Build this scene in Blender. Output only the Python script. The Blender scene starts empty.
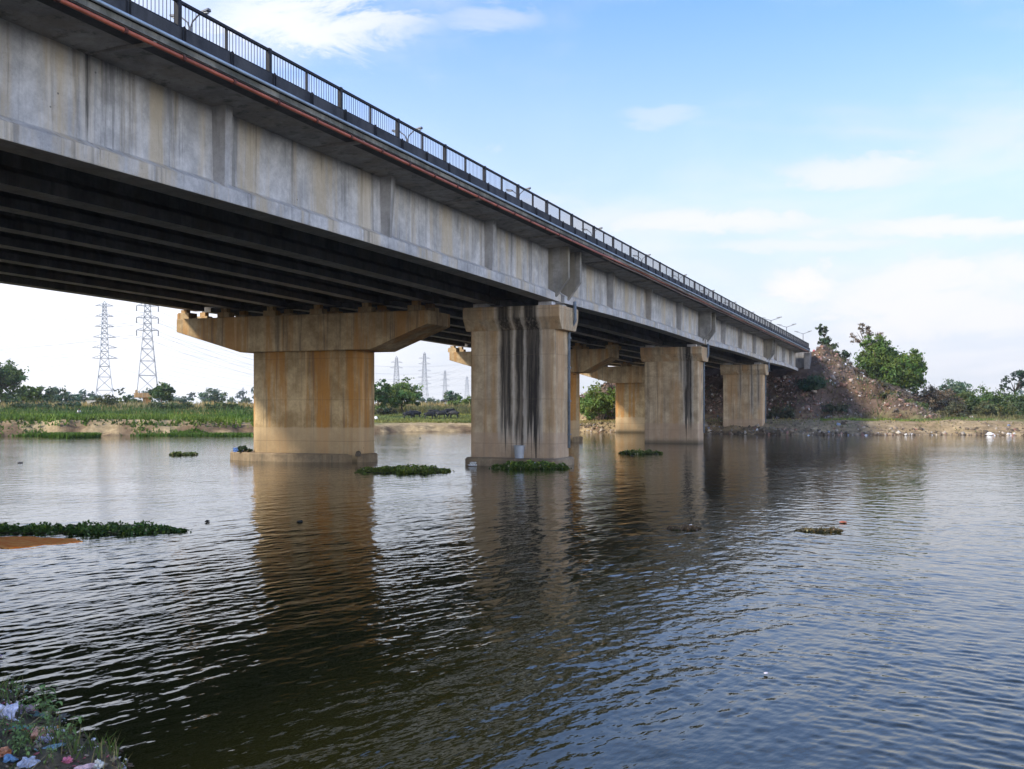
import bpy, bmesh, math, random
import numpy as np
from mathutils import Vector, Matrix

R = math.radians
rng = np.random.default_rng(7)
random.seed(7)
scene = bpy.context.scene
COL = scene.collection

# ------------------------------------------------------------------ frame of reference
# camera 3 m over the river, looking along +Y.  The bridge runs along D; t is the distance to its
# left (away from the camera), s the distance along it.
EYE = 3.0
F = 1080.0
TH = math.atan(417.0 / 1080.0)
SN, CS = math.sin(TH), math.cos(TH)


def W(t, s, z=0.0):
    return Vector((s * SN - t * CS, s * CS + t * SN, z))


def ST(x, y):
    return x * SN + y * CS, -x * CS + y * SN      # s, t


def PX(px, dist):
    """world x of something seen at picture column px when it stands dist metres away"""
    return (px - 512.0) / F * dist


# ------------------------------------------------------------------ mesh helpers
class MB:
    def __init__(self):
        self.v = []
        self.f = []
        self.m = []

    def add(self, vs, fs, mi=0):
        n = len(self.v)
        self.v.extend([tuple(p) for p in vs])
        self.f.extend([tuple(i + n for i in f) for f in fs])
        self.m.extend([mi] * len(fs))

    def hexa(self, p, mi=0):
        """8 corners: bottom ring of four, then top ring"""
        self.add(p, [(3, 2, 1, 0), (4, 5, 6, 7), (0, 1, 5, 4), (1, 2, 6, 5), (2, 3, 7, 6), (3, 0, 4, 7)], mi)

    def box(self, x0, x1, y0, y1, z0, z1, mi=0):
        self.hexa([(x0, y0, z0), (x1, y0, z0), (x1, y1, z0), (x0, y1, z0),
                   (x0, y0, z1), (x1, y0, z1), (x1, y1, z1), (x0, y1, z1)], mi)

    def beam(self, p, q, w, mi=0, n=4):
        p, q = Vector(p), Vector(q)
        d = (q - p)
        if d.length < 1e-6:
            return
        d.normalize()
        a = d.orthogonal().normalized()
        b = d.cross(a)
        vs = []
        for c in (p, q):
            for k in range(n):
                an = 2 * math.pi * (k + .5) / n
                vs.append(c + (a * math.cos(an) + b * math.sin(an)) * w * .5)
        fs = [(k, (k + 1) % n, n + (k + 1) % n, n + k) for k in range(n)]
        fs += [tuple(range(n))[::-1], tuple(range(n, 2 * n))]
        self.add(vs, fs, mi)

    def tube(self, pts, rad, n=8, mi=0, caps=True):
        pts = [Vector(p) for p in pts]
        if not hasattr(rad, '__len__'):
            rad = [rad] * len(pts)
        vs = []
        up = None
        for i, p in enumerate(pts):
            d = (pts[min(i + 1, len(pts) - 1)] - pts[max(i - 1, 0)]).normalized()
            if up is None:
                up = d.orthogonal().normalized()
            a = (up - d * up.dot(d))
            a = a.normalized() if a.length > 1e-5 else d.orthogonal().normalized()
            up = a
            b = d.cross(a)
            for k in range(n):
                an = 2 * math.pi * k / n
                vs.append(p + (a * math.cos(an) + b * math.sin(an)) * rad[i])
        fs = []
        for i in range(len(pts) - 1):
            for k in range(n):
                fs.append((i * n + k, i * n + (k + 1) % n, (i + 1) * n + (k + 1) % n, (i + 1) * n + k))
        if caps:
            fs.append(tuple(range(n))[::-1])
            fs.append(tuple(range((len(pts) - 1) * n, len(pts) * n)))
        self.add(vs, fs, mi)

    def prism(self, poly, fn, a, b, mi=0):
        """polygon (list of 2D) extruded from a to b; fn(u, v, w) -> 3D"""
        n = len(poly)
        vs = [fn(u, v, a) for u, v in poly] + [fn(u, v, b) for u, v in poly]
        fs = [(i, (i + 1) % n, n + (i + 1) % n, n + i) for i in range(n)]
        fs += [tuple(range(n))[::-1], tuple(range(n, 2 * n))]
        self.add(vs, fs, mi)

    def build(self, name, mats, parent=None, loc=(0, 0, 0), rotz=0.0, smooth=False, bevel=0.0):
        me = bpy.data.meshes.new(name)
        me.from_pydata(self.v, [], self.f)
        if not isinstance(mats, (list, tuple)):
            mats = [mats]
        for m in mats:
            me.materials.append(m)
        if len(mats) > 1:
            me.polygons.foreach_set('material_index', self.m)
        bm = bmesh.new()
        bm.from_mesh(me)
        bmesh.ops.recalc_face_normals(bm, faces=bm.faces)
        bm.to_mesh(me)
        bm.free()
        if smooth:
            me.polygons.foreach_set('use_smooth', [True] * len(me.polygons))
        o = bpy.data.objects.new(name, me)
        COL.objects.link(o)
        o.location = loc
        o.rotation_euler = (0, 0, rotz)
        if parent:
            o.parent = parent
        if bevel:
            md = o.modifiers.new('bevel', 'BEVEL')
            md.width = bevel
            md.segments = 2
            md.limit_method = 'ANGLE'
        return o


def np_mesh(name, v, faces, mats, colors=None, parent=None, loc=(0, 0, 0), smooth=False, fmat=None, rotz=0.0):
    """v (n,3), faces (m,k) arrays, colors per face (m,3)"""
    v = np.asarray(v, np.float32)
    faces = np.asarray(faces, np.int32)
    m, k = faces.shape
    me = bpy.data.meshes.new(name)
    me.vertices.add(len(v))
    me.vertices.foreach_set('co', v.ravel())
    me.loops.add(m * k)
    me.loops.foreach_set('vertex_index', faces.ravel())
    me.polygons.add(m)
    me.polygons.foreach_set('loop_start', np.arange(0, m * k, k, dtype=np.int32))
    me.polygons.foreach_set('loop_total', np.full(m, k, np.int32))
    if not isinstance(mats, (list, tuple)):
        mats = [mats]
    for x in mats:
        me.materials.append(x)
    if fmat is not None:
        me.polygons.foreach_set('material_index', np.asarray(fmat, np.int32))
    if colors is not None:
        c = np.ones((m * k, 4), np.float32)
        c[:, :3] = np.repeat(np.asarray(colors, np.float32), k, axis=0)
        at = me.color_attributes.new('tint', 'FLOAT_COLOR', 'CORNER')
        at.data.foreach_set('color', c.ravel())
    if smooth:
        me.polygons.foreach_set('use_smooth', np.ones(m, bool))
    me.update(calc_edges=True)
    o = bpy.data.objects.new(name, me)
    COL.objects.link(o)
    o.location = loc
    o.rotation_euler = (0, 0, rotz)
    if parent:
        o.parent = parent
    return o


def tag(o, label=None, cat=None, group=None, kind=None):
    if label:
        o['label'] = label
    if cat:
        o['category'] = cat
    if group:
        o['group'] = group
    if kind:
        o['kind'] = kind
    return o


def empty(name, loc, label, cat, group=None, rotz=0.0):
    o = bpy.data.objects.new(name, None)
    COL.objects.link(o)
    o.empty_display_size = .2
    o.location = loc
    o.rotation_euler = (0, 0, rotz)
    return tag(o, label, cat, group)


def copy_tree(o, parent=None):
    c = o.copy()
    COL.objects.link(c)
    if parent:
        c.parent = parent
    for ch in list(o.children):
        copy_tree(ch, c)
    return c


# ------------------------------------------------------------------ node helpers
class NT:
    def __init__(self, name):
        self.mat = bpy.data.materials.new(name)
        self.mat.use_nodes = True
        self.t = self.mat.node_tree
        self.t.nodes.clear()
        self.out = self.t.nodes.new('ShaderNodeOutputMaterial')

    def n(self, kind, **kw):
        nd = self.t.nodes.new(kind)
        for k, v in kw.items():
            setattr(nd, k, v)
        return nd

    def link(self, a, b):
        self.t.links.new(a, b)

    def put(self, sock, v):
        if isinstance(v, bpy.types.NodeSocket):
            self.link(v, sock)
        elif isinstance(v, (tuple, list)) and sock.type == 'RGBA' and len(v) == 3:
            sock.default_value = (*v, 1)
        else:
            sock.default_value = v

    def coord(self, which='Object'):
        return self.n('ShaderNodeTexCoord').outputs[which]

    def mapping(self, vec, scale=(1, 1, 1), loc=(0, 0, 0), rot=(0, 0, 0)):
        m = self.n('ShaderNodeMapping')
        self.link(vec, m.inputs['Vector'])
        self.put(m.inputs['Location'], loc)
        m.inputs['Rotation'].default_value = rot
        m.inputs['Scale'].default_value = scale
        return m.outputs[0]

    def noise(self, vec, scale=1.0, detail=4.0, rough=.55, dist=0.0):
        x = self.n('ShaderNodeTexNoise')
        self.link(vec, x.inputs['Vector'])
        x.inputs['Scale'].default_value = scale
        x.inputs['Detail'].default_value = detail
        x.inputs['Roughness'].default_value = rough
        x.inputs['Distortion'].default_value = dist
        return x.outputs['Fac']

    def ramp(self, fac, a, b, ca=0.0, cb=1.0):
        m = self.n('ShaderNodeMapRange')
        m.interpolation_type = 'SMOOTHSTEP'
        self.put(m.inputs['Value'], fac)
        m.inputs['From Min'].default_value = a
        m.inputs['From Max'].default_value = b
        m.inputs['To Min'].default_value = ca
        m.inputs['To Max'].default_value = cb
        return m.outputs[0]

    def math(self, op, a, b=0.0, c=0.0):
        m = self.n('ShaderNodeMath', operation=op)
        for i, v in enumerate((a, b, c)):
            self.put(m.inputs[i], v)
        return m.outputs[0]

    def mix(self, fac, a, b, blend='MIX'):
        m = self.n('ShaderNodeMix', data_type='RGBA', blend_type=blend)
        self.put(m.inputs[0], fac)
        self.put(m.inputs[6], a)
        self.put(m.inputs[7], b)
        return m.outputs[2]

    def xyz(self, vec):
        s = self.n('ShaderNodeSeparateXYZ')
        self.link(vec, s.inputs[0])
        return s.outputs

    def bump(self, h, strength=.3, dist=.02):
        b = self.n('ShaderNodeBump')
        self.link(h, b.inputs['Height'])
        b.inputs['Strength'].default_value = strength
        b.inputs['Distance'].default_value = dist
        return b.outputs[0]

    def principled(self, color, rough=.8, normal=None, spec=.4, metal=0.0, ior=1.45):
        p = self.n('ShaderNodeBsdfPrincipled')
        self.put(p.inputs['Base Color'], color)
        self.put(p.inputs['Roughness'], rough)
        p.inputs['Metallic'].default_value = metal
        p.inputs['IOR'].default_value = ior
        p.inputs['Specular IOR Level'].default_value = spec
        if normal is not None:
            self.link(normal, p.inputs['Normal'])
        self.link(p.outputs[0], self.out.inputs['Surface'])
        return p


def offset_coord(N):
    """object coordinates, pushed apart per object so that copies do not repeat"""
    oi = N.n('ShaderNodeObjectInfo')
    mul = N.math('MULTIPLY', oi.outputs['Random'], 60.0)
    c = N.n('ShaderNodeCombineXYZ')
    N.link(mul, c.inputs[0])
    N.link(mul, c.inputs[1])
    a = N.n('ShaderNodeVectorMath', operation='ADD')
    co = N.coord('Object')
    N.link(co, a.inputs[0])
    N.link(c.outputs[0], a.inputs[1])
    return co, a.outputs[0]


def concrete(name, light, dark, stain, stain_amt=.6, black=(.03, .03, .028), black_amt=.35, freq=1.0,
             bands=(), band_axis=0, tide=None, rough=.9, seams=0.0):
    N = NT(name)
    co, oc = offset_coord(N)
    base = N.mix(N.ramp(N.noise(oc, .9, 8, .68), .34, .66), dark, light)
    base = N.mix(N.ramp(N.noise(oc, 6.0, 5, .65), .35, .75, 0, .3), base, tuple(c * .6 for c in dark))
    v1 = N.mapping(oc, (1.1 * freq, 1.1 * freq, .07))
    f1 = N.ramp(N.noise(v1, 1.0, 6, .65), .46, .60, 0, stain_amt)
    col = N.mix(f1, base, stain)
    v2 = N.mapping(oc, (4.3 * freq, 4.3 * freq, .12), (7, 3, 1))
    f2 = N.ramp(N.noise(v2, 1.0, 6, .68), .52, .66, 0, black_amt)
    col = N.mix(f2, col, tuple(c * 2.2 + .02 for c in black))
    v3 = N.mapping(oc, (2.4 * freq, 2.4 * freq, .1), (1, 9, 4))
    f3 = N.ramp(N.noise(v3, 1.0, 4, .6), .56, .72, 0, .35)
    col = N.mix(f3, col, tuple(min(1, c * 1.35) for c in light))
    x = N.xyz(co)
    wob = N.math('MULTIPLY', N.math('SUBTRACT', N.noise(N.mapping(co, (3, 3, .55)), 1.0, 5, .7), .5), .38)
    ax = N.math('ADD', x[band_axis], wob)
    run = N.noise(N.mapping(co, (8, 8, .10), (1, 5, 0)), 1.0, 5, .7)
    frag = N.ramp(N.noise(N.mapping(co, (7, 7, .16), (3, 0, 0)), 1.0, 6, .72), .34, .56, .66, 1)
    if tide:
        zt, ctide, amt = tide
        e = N.math('ADD', x[2], N.math('MULTIPLY', wob, .5))
        col = N.mix(N.ramp(e, zt - .06, zt + .06, amt, 0), col, ctide)
        col = N.mix(N.ramp(e, .0, .55, .75, 0), col, (.05, .045, .03))
    for (c0, half, zlo, zhi, amt) in bands:
        d = N.math('ABSOLUTE', N.math('SUBTRACT', ax, c0))
        edge = N.math('MULTIPLY', N.ramp(d, half + .05, half + .16, 1, 0), N.ramp(x[2], zlo, zlo + 1.0, 0, .5 * amt))
        col = N.mix(edge, col, (.55, .5, .42))
        m = N.ramp(d, half - .17, half + .10, 1, 0)
        m = N.math('MULTIPLY', m, N.ramp(N.math('ADD', x[2], N.math('MULTIPLY', N.math('SUBTRACT', run, .5), 9.0)), zlo, zlo + 1.3, 0, 1))
        m = N.math('MULTIPLY', m, N.ramp(x[2], zhi, zhi + .5, 1, 0))
        m = N.math('MULTIPLY', N.math('MULTIPLY', m, frag), amt)
        col = N.mix(m, col, black)
    # form-tie holes and pits
    vr = N.n('ShaderNodeTexVoronoi')
    N.link(N.mapping(oc, (1.1, 1.1, 1.3)), vr.inputs['Vector'])
    vr.inputs['Scale'].default_value = 1.0
    vr.inputs['Randomness'].default_value = .6
    col = N.mix(N.ramp(vr.outputs['Distance'], .028, .04, .75, 0), col, tuple(c * .3 for c in dark))
    sp = N.ramp(N.noise(oc, 22.0, 3, .6), .60, .72, 0, .45)
    col = N.mix(sp, col, tuple(c * .55 for c in dark))
    if seams:
        ph = N.math('FRACT', N.math('DIVIDE', x[2], seams))
        sm = N.ramp(N.math('ABSOLUTE', N.math('SUBTRACT', ph, .5)), .0, .014, .35, 0)
        col = N.mix(sm, col, tuple(c * .4 for c in dark))
    g = N.noise(co, 14.0, 6, .7)
    h = N.math('ADD', g, N.math('MULTIPLY', N.noise(co, 1.7, 3, .5), 1.2))
    N.principled(col, N.ramp(g, .2, .8, rough - .12, rough), N.bump(h, .55, .025), .3)
    return N.mat


def plain(name, color, rough=.6, var=.25, scale=4.0, metal=0.0, spec=.4, bump=.2):
    N = NT(name)
    co, oc = offset_coord(N)
    f = N.ramp(N.noise(oc, scale, 5, .65), .3, .7)
    c = N.mix(f, tuple(x * (1 - var) for x in color), tuple(min(1, x * (1 + var)) for x in color))
    N.principled(c, rough, N.bump(N.noise(oc, scale * 3, 4, .6), bump, .01), spec, metal)
    return N.mat


def leafmat(name, gain=1.0, trans=.22, rough=.55):
    """leaf colour comes from the leaf's own tint"""
    N = NT(name)
    a = N.n('ShaderNodeVertexColor', layer_name='tint').outputs[0]
    d = N.n('ShaderNodeBsdfPrincipled')
    N.link(a, d.inputs['Base Color'])
    d.inputs['Roughness'].default_value = rough
    d.inputs['Specular IOR Level'].default_value = .25
    t = N.n('ShaderNodeBsdfTranslucent')
    N.link(N.mix(1.0, a, (1.15, 1.2, .6), 'MULTIPLY'), t.inputs['Color'])
    mx = N.n('ShaderNodeMixShader')
    mx.inputs[0].default_value = trans
    N.link(d.outputs[0], mx.inputs[1])
    N.link(t.outputs[0], mx.inputs[2])
    N.link(mx.outputs[0], N.out.inputs['Surface'])
    return N.mat


def tinted(name, rough=.8, spec=.3):
    N = NT(name)
    a = N.n('ShaderNodeVertexColor', layer_name='tint').outputs[0]
    N.principled(a, rough, None, spec)
    return N.mat


M = {}
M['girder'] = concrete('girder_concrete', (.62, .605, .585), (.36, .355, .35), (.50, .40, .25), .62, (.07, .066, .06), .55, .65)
# the near span: one joint has leaked and left a black run down the web (girder starts at s = -24.1)
NEAR_Y0 = 15.2
M['girder_leak'] = concrete('leaking_girder_concrete', (.62, .605, .585), (.36, .355, .35), (.50, .40, .25), .62, (.035, .035, .035), .5, .65,
                            bands=[(4.97, .12, .2, 9.0, .97), (18.35, .07, .4, 9, .4), (28.3, .06, .4, 9, .4)], band_axis=1)
M['rib'] = concrete('stiffener_concrete', (.46, .45, .44), (.33, .32, .31), (.36, .29, .19), .45, (.05, .05, .05), .4, .5)
M['bracket'] = concrete('end_bracket_concrete', (.36, .34, .31), (.20, .19, .17), (.24, .20, .13), .6, (.03, .03, .03), .7, .8)
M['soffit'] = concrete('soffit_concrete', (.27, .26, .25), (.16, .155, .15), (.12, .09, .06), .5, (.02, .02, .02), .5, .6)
M['lit_soffit'] = concrete('lit_soffit_concrete', (.64, .61, .57), (.48, .45, .42), (.40, .34, .25), .35, (.06, .06, .06), .3, .6)  # paler girder bottoms: light bounced off the water, painted into the concrete
M['inner_girder'] = concrete('inner_girder_concrete', (.22, .21, .20), (.13, .125, .12), (.17, .14, .10), .4, (.025, .025, .025), .4, .6)  # webs darker than the bottom faces, under-deck shade put into the colour
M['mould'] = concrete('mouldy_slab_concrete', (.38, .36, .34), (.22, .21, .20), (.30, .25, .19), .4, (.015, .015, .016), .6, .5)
M['fascia'] = concrete('slab_edge_concrete', (.27, .26, .22), (.12, .12, .105), (.06, .065, .05), .6, (.02, .022, .022), .8, .5)
M['kerb'] = concrete('kerb_concrete', (.055, .058, .066), (.025, .027, .032), (.10, .10, .10), .35, (.01, .01, .012), .7, .6)
M['cap'] = concrete('cap_concrete', (.56, .42, .245), (.31, .215, .115), (.40, .195, .055), .75, (.045, .035, .025), .6, .8)
M['stem'] = concrete('stem_concrete', (.60, .44, .24), (.34, .23, .11), (.46, .205, .04), .85, (.06, .045, .03), .55, .8,
                     tide=(1.95, (.58, .43, .26), .6), seams=2.35)
M['foot'] = concrete('footing_concrete', (.30, .225, .14), (.16, .12, .08), (.2, .14, .08), .5, (.03, .03, .02), .5, 1.0)


def newstem(name, bands):
    return concrete(name, (.58, .45, .29), (.34, .25, .15), (.42, .24, .10), .65, (.020, .016, .013), .40, .9,
                    bands=bands, tide=(1.75, (.40, .28, .19), .55), seams=2.35)


M['drip'] = concrete('blackened_drip_strip', (.09, .088, .088), (.04, .04, .042), (.1, .09, .08), .3, (.012, .012, .013), .7, .5)
M['road'] = plain('asphalt', (.05, .05, .052), .9, .2, 2.0)
M['rail'] = plain('rail_paint', (.010, .011, .016), .7, .3, 3.0)
M['red_pipe'] = plain('red_pipe', (.36, .095, .05), .45, .3, 1.2)
M['coupling'] = plain('pipe_coupling', (.11, .035, .025), .6, .3)
M['grey_pipe'] = plain('galvanised_pipe', (.33, .40, .46), .4, .2, 1.0, .3)
M['drain'] = plain('drain_pipe', (.16, .19, .22), .5, .3, 2.0)
M['cable'] = plain('old_cable', (.20, .135, .10), .7, .3, 1.0)
M['steel'] = plain('galvanised_steel', (.34, .36, .385), .5, .15, 1.0, .25)
M['dark_steel'] = plain('weathered_steel', (.25, .265, .29), .55, .15, 1.0, .2)
M['insul'] = plain('insulator_glass', (.12, .13, .15), .3, .1)
M['wire'] = plain('wire', (.16, .165, .18), .5, .1)
M['lamp'] = plain('lamp_paint', (.10, .105, .12), .5, .2)
M['lens'] = plain('lamp_lens', (.5, .5, .46), .2, .05)
M['bark'] = plain('bark', (.09, .065, .045), .9, .35, 6.0, bump=.6)
M['greybark'] = plain('grey_bark', (.16, .13, .11), .9, .3, 6.0, bump=.6)
M['leaf'] = leafmat('leaves')
M['leafdense'] = leafmat('weed_leaves', trans=.25, rough=.45)
M['grass'] = leafmat('grass_blades', trans=.3, rough=.6)
M['tinted'] = tinted('tinted_solid')
M['hide'] = plain('buffalo_hide', (.018, .017, .017), .6, .3, 2.0)
M['horn'] = plain('horn', (.06, .055, .05), .5, .2)
M['skin'] = plain('skin', (.16, .085, .05), .6, .1)
M['shirt'] = plain('white_shirt', (.72, .72, .70), .8, .08)
M['trousers'] = plain('dark_trousers', (.03, .032, .04), .8, .2)
M['hair'] = plain('black_hair', (.012, .011, .011), .5, .1)
M['white'] = plain('white_plaster', (.62, .60, .56), .8, .12, 1.0)
M['rockw'] = plain('pale_stone', (.50, .46, .40), .9, .25, 2.0, bump=.6)

# ------------------------------------------------------------------ bridge frame
BT, BS = 20.5, 54.5                           # where the new bridge's empty stands (t, s)
OT, OS = 33.5, 54.5
bridge = empty('road_bridge', W(BT, BS, 0),
               'grey concrete girder bridge with red pipe and railing, nearest to the viewer over the river', 'bridge', rotz=-TH)
old_bridge = empty('road_bridge', W(OT, OS, 0),
                   'older concrete bridge behind the grey one, on wide hammerhead piers stained orange', 'bridge', rotz=-TH)


def LB(t, s, z, root):
    r = (BT, BS) if root is bridge else (OT, OS)
    return Vector((-(t - r[0]), s - r[1], z))


SPAN = 39.75
BENTS = [54.5 - SPAN, 54.5, 54.5 + SPAN, 54.5 + 2 * SPAN]
JOINT = .7
SPANS = [(54.5 - 2 * SPAN + JOINT, 54.5 - SPAN + JOINT), (54.5 - SPAN + JOINT, 54.5 + JOINT),
         (54.5 + JOINT, 54.5 + SPAN + JOINT), (54.5 + SPAN + JOINT, 54.5 + 2 * SPAN + JOINT), (54.5 + 2 * SPAN + JOINT, 167.5)]
ZE = EYE                                       # heights above the eye are written z' in these tables


def camber(u):
    return .13 * (1 - (2 * u - 1) ** 2)


def girder_mesh(s0, s1, prof, gap=.32, n=13):
    """prof: list of (dt, dz); long member from s0 to s1, cambered on its lower half; origin at (t0, s0)"""
    mb = MB()
    L = s1 - s0
    k = len(prof)
    vs = []
    for i in range(n):
        u = i / (n - 1)
        y = gap + u * (L - 2 * gap)
        for dt, dz in prof:
            vs.append((-dt, y, dz + (camber(u) if dz < 1.2 else 0)))
    fs = []
    for i in range(n - 1):
        for j in range(k):
            fs.append((i * k + j, i * k + (j + 1) % k, (i + 1) * k + (j + 1) % k, (i + 1) * k + j))
    fs.append(tuple(range(k)))
    fs.append(tuple(range((n - 1) * k, n * k))[::-1])
    mb.add(vs, fs)
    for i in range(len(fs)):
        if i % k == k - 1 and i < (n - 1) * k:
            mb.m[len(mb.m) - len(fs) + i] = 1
    return mb


ZB = ZE + 5.72         # soffit of the new bridge's girders
ZT = ZE + 8.56         # underside of its slab
H = ZT - ZB
PROF = [(0, 0), (0, .40), (.38, .62), (.38, H - .04), (.72, H - .04), (.72, .55), (.88, .40), (.88, 0)]
PROF2 = [(0, 0), (0, .35), (.24, .55), (.24, H - .04), (.56, H - .04), (.56, .55), (.8, .35), (.8, 0)]
T_OUT, T_IN = 18.38, 22.15

for i, (a, b) in enumerate(SPANS):
    mat = M['girder_leak'] if i == 1 else M['girder']
    g = girder_mesh(a, b, PROF).build('girder', [mat, M['lit_soffit']], bridge, LB(T_OUT, a, ZB, bridge), bevel=.02)
    if i == 1:
        g['label'] = 'stained near span of the outer girder with one black leak mark'
    L = b - a
    # brackets on the outer face, thinner toward the flange
    for q in (.25, .5, .75):
        y = L * q
        c = camber(q)
        mb = MB()
        w0, w1, p0, p1 = .07, .18, .02, -.10
        # bottom ring and top ring; x = -dt
        x_web = -.40
        mb.hexa([(x_web, y - w0, .54 + c), (-p0, y - w0, .42 + c), (-p0, y + w0, .42 + c), (x_web, y + w0, .54 + c),
                 (x_web, y - w1, H - .02), (-p1, y - w1, H - .02), (-p1, y + w1, H - .02), (x_web, y + w1, H - .02)])
        mb.build('stiffener', M['rib'], g, (0, 0, 0), bevel=.015)
    for yy in (.78, L - 1.30):
        if (i == 0 and yy < 1) or (i == 4 and yy > 1):
            continue
        mb = MB()
        poly = [(-.40, .30), (-.03, .16), (.72, 1.15), (.72, H - .02), (-.40, H - .02)]
        mb.prism(poly, lambda u, v, w: (u, w, v), yy, yy + .32)
        mb.build('end_bracket', M['bracket'], g, (0, 0, 0), bevel=.02)
    g2 = girder_mesh(a, b, PROF2).build('girder', [M['inner_girder'], M['lit_soffit']], bridge, LB(T_IN, a, ZB, bridge))
    for q in (.012, .25, .5, .75, .988):
        mb = MB()
        y = L * q
        mb.box(-(T_IN - T_OUT) - .26, -.70, y - .15, y + .15, 1.15 if .1 < q < .9 else .3, H - .06)
        mb.build('cross_beam', M['inner_girder'], g, (0, 0, 0))

# deck slab of the new bridge, in one piece per span
T_EDGE = 16.75
for i, (a, b) in enumerate(SPANS):
    mb = MB()
    poly = [(T_EDGE, ZT), (17.7, ZT - .015), (18.76, ZT - .09), (19.2, ZT - .02), (24.05, ZT - .02), (24.05, ZT + .20), (T_EDGE, ZT + .16)]
    e = .02
    mb.prism([(-(t - T_EDGE), z - ZT) for t, z in poly], lambda u, v, w: (u, w, v), e, b - a - e)
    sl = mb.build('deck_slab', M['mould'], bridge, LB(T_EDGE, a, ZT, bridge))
    mb = MB()
    mb.prism([(-.012, -.004), (-.62, -.014), (-.62, -.035), (-.012, -.022)], lambda u, v, w: (u, w, v), e, b - a - e)
    mb.build('drip_strip', M['drip'], sl, (0, 0, 0))
    mb = MB()
    mb.box(.004, .03, e, b - a - e, .004, .156)
    mb.build('slab_edge', M['fascia'], sl, (0, 0, 0))
    mb = MB()
    mb.box(-.42, .045, e, b - a - e, .17, .58)
    mb.build('kerb', M['kerb'], sl, (0, 0, 0), bevel=.02)
    mb = MB()
    mb.box(-7.25, -.42, e, b - a - e, .204, .26)
    mb.build('asphalt', M['road'], sl, (0, 0, 0))
    if i < 4:
        mb = MB()
        mb.box(-2.1, -1.1, -.06, .06, -.05, .0)
    # dark seams across the overhang
    for q in (.125, .375, .625, .875):
        mb = MB()
        mb.box(-1.9, -.02, (b - a) * q - .05, (b - a) * q + .05, -.11, -.02)
        mb.build('soffit_rib', M['mould'], sl, (0, 0, 0))

# piers of the new bridge
BANDSETS = {
    54.5: [(.0 + BT - 20.83, .37, .9, 9, .95), (BT - 20.07, .27, .3, 9, .95), (BT - 19.33, .43, .8, 9, .97), (BT - 18.55, .10, 2.5, 9, .35), (BT - 21.9, .05, 3, 9, .4)],
    54.5 + SPAN: [(BT - 19.0, .36, 1.3, 9, .97), (BT - 19.62, .10, 5.0, 9, .8), (BT - 19.35, .09, 4.5, 9, .7)],
    54.5 + 2 * SPAN: [(BT - 20.75, .13, 4, 9, .6), (BT - 19.4, .11, 1.9, 9, .9), (BT - 18.6, .12, 2.6, 9, .75)],
    54.5 - SPAN: [(BT - 19.8, .3, 2, 9, .9)],
}


def rounded_rect(hx, hy, r, n=4):
    pts = []
    for cx, cy, a0 in ((hx - r, hy - r, 0), (-hx + r, hy - r, 90), (-hx + r, -hy + r, 180), (hx - r, -hy + r, 270)):
        for k in range(n + 1):
            a = R(a0 + 90 * k / n)
            pts.append((cx + r * math.cos(a), cy + r * math.sin(a)))
    return pts


def add_ring_solid(mb, rings):
    """rings: list of (list of xy, z)"""
    n = len(rings[0][0])
    vs = [(x, y, z) for pts, z in rings for x, y in pts]
    fs = []
    for i in range(len(rings) - 1):
        for k in range(n):
            fs.append((i * n + k, i * n + (k + 1) % n, (i + 1) * n + (k + 1) % n, (i + 1) * n + k))
    fs.append(tuple(range(n))[::-1])
    fs.append(tuple(range((len(rings) - 1) * n, len(rings) * n)))
    mb.add(vs, fs)


CAPZ = ZE + 5.40
SHIFT_N = [0, 0, .45, .6]
for bi, s in enumerate(BENTS):
    onland = bi == 3
    mat = newstem('new_stem_concrete', BANDSETS[s])
    mb = MB()
    hx, hy = 2.40, 1.18
    zlo = -1.0
    rr = rounded_rect(hx, hy, .12, 3)
    add_ring_solid(mb, [([(x, y) for x, y in rr], z) for z in (zlo, ZE + 4.16)])
    stem = mb.build('pier', mat, bridge, LB(20.58 + SHIFT_N[bi], s, 0, bridge))
    mb = MB()
    poly = [(-1.18, 4.163), (1.18, 4.163), (1.64, 4.80), (1.64, 5.40), (-1.64, 5.40), (-1.64, 4.80)]
    mb.prism(poly, lambda u, v, w: (w, u, v + ZE), -2.66, 2.78)
    mb.build('pier_cap', mat, stem, (0, 0, 0), bevel=.03)
    for t in (T_OUT + .44, T_IN + .4):
        for ds in (-.55, 1.55 - .25):
            if abs(ds) < 1.6:
                mb = MB()
                mb.box(-(t - 20.54) - .38, -(t - 20.54) + .38, ds - .3, ds + .3, CAPZ + .002, CAPZ + .26)
                mb.build('bearing_pad', M['girder'], stem, (0, 0, 0), bevel=.01)
    if bi < 2:
        mb = MB()
        rr = rounded_rect(2.66, 1.85, .7, 5)
        add_ring_solid(mb, [(rr, -1.2), (rr, .32), ([(x * .97, y * .96) for x, y in rr], .42)])
        mb.build('footing', M['foot'], stem, (0, 0, 0))
    # rain pipe on the end face, with its bend at the cap
    mb = MB()
    x0 = 2.36 + .09
    mb.tube([(2.9, .6, ZE + 5.75), (2.9, .7, ZE + 4.75), (x0, .98, ZE + 4.05), (x0, .98, .9)], .085, 8)
    mb.build('drainpipe', M['drain'], stem, (0, 0, 0), smooth=True)
    for z in (1.6, 3.4, 5.2, 6.8):
        mb = MB()
        mb.box(2.362, x0 + .11, .86, 1.10, z, z + .06)
        mb.build('pipe_bracket', M['drain'], stem, (0, 0, 0))

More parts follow.
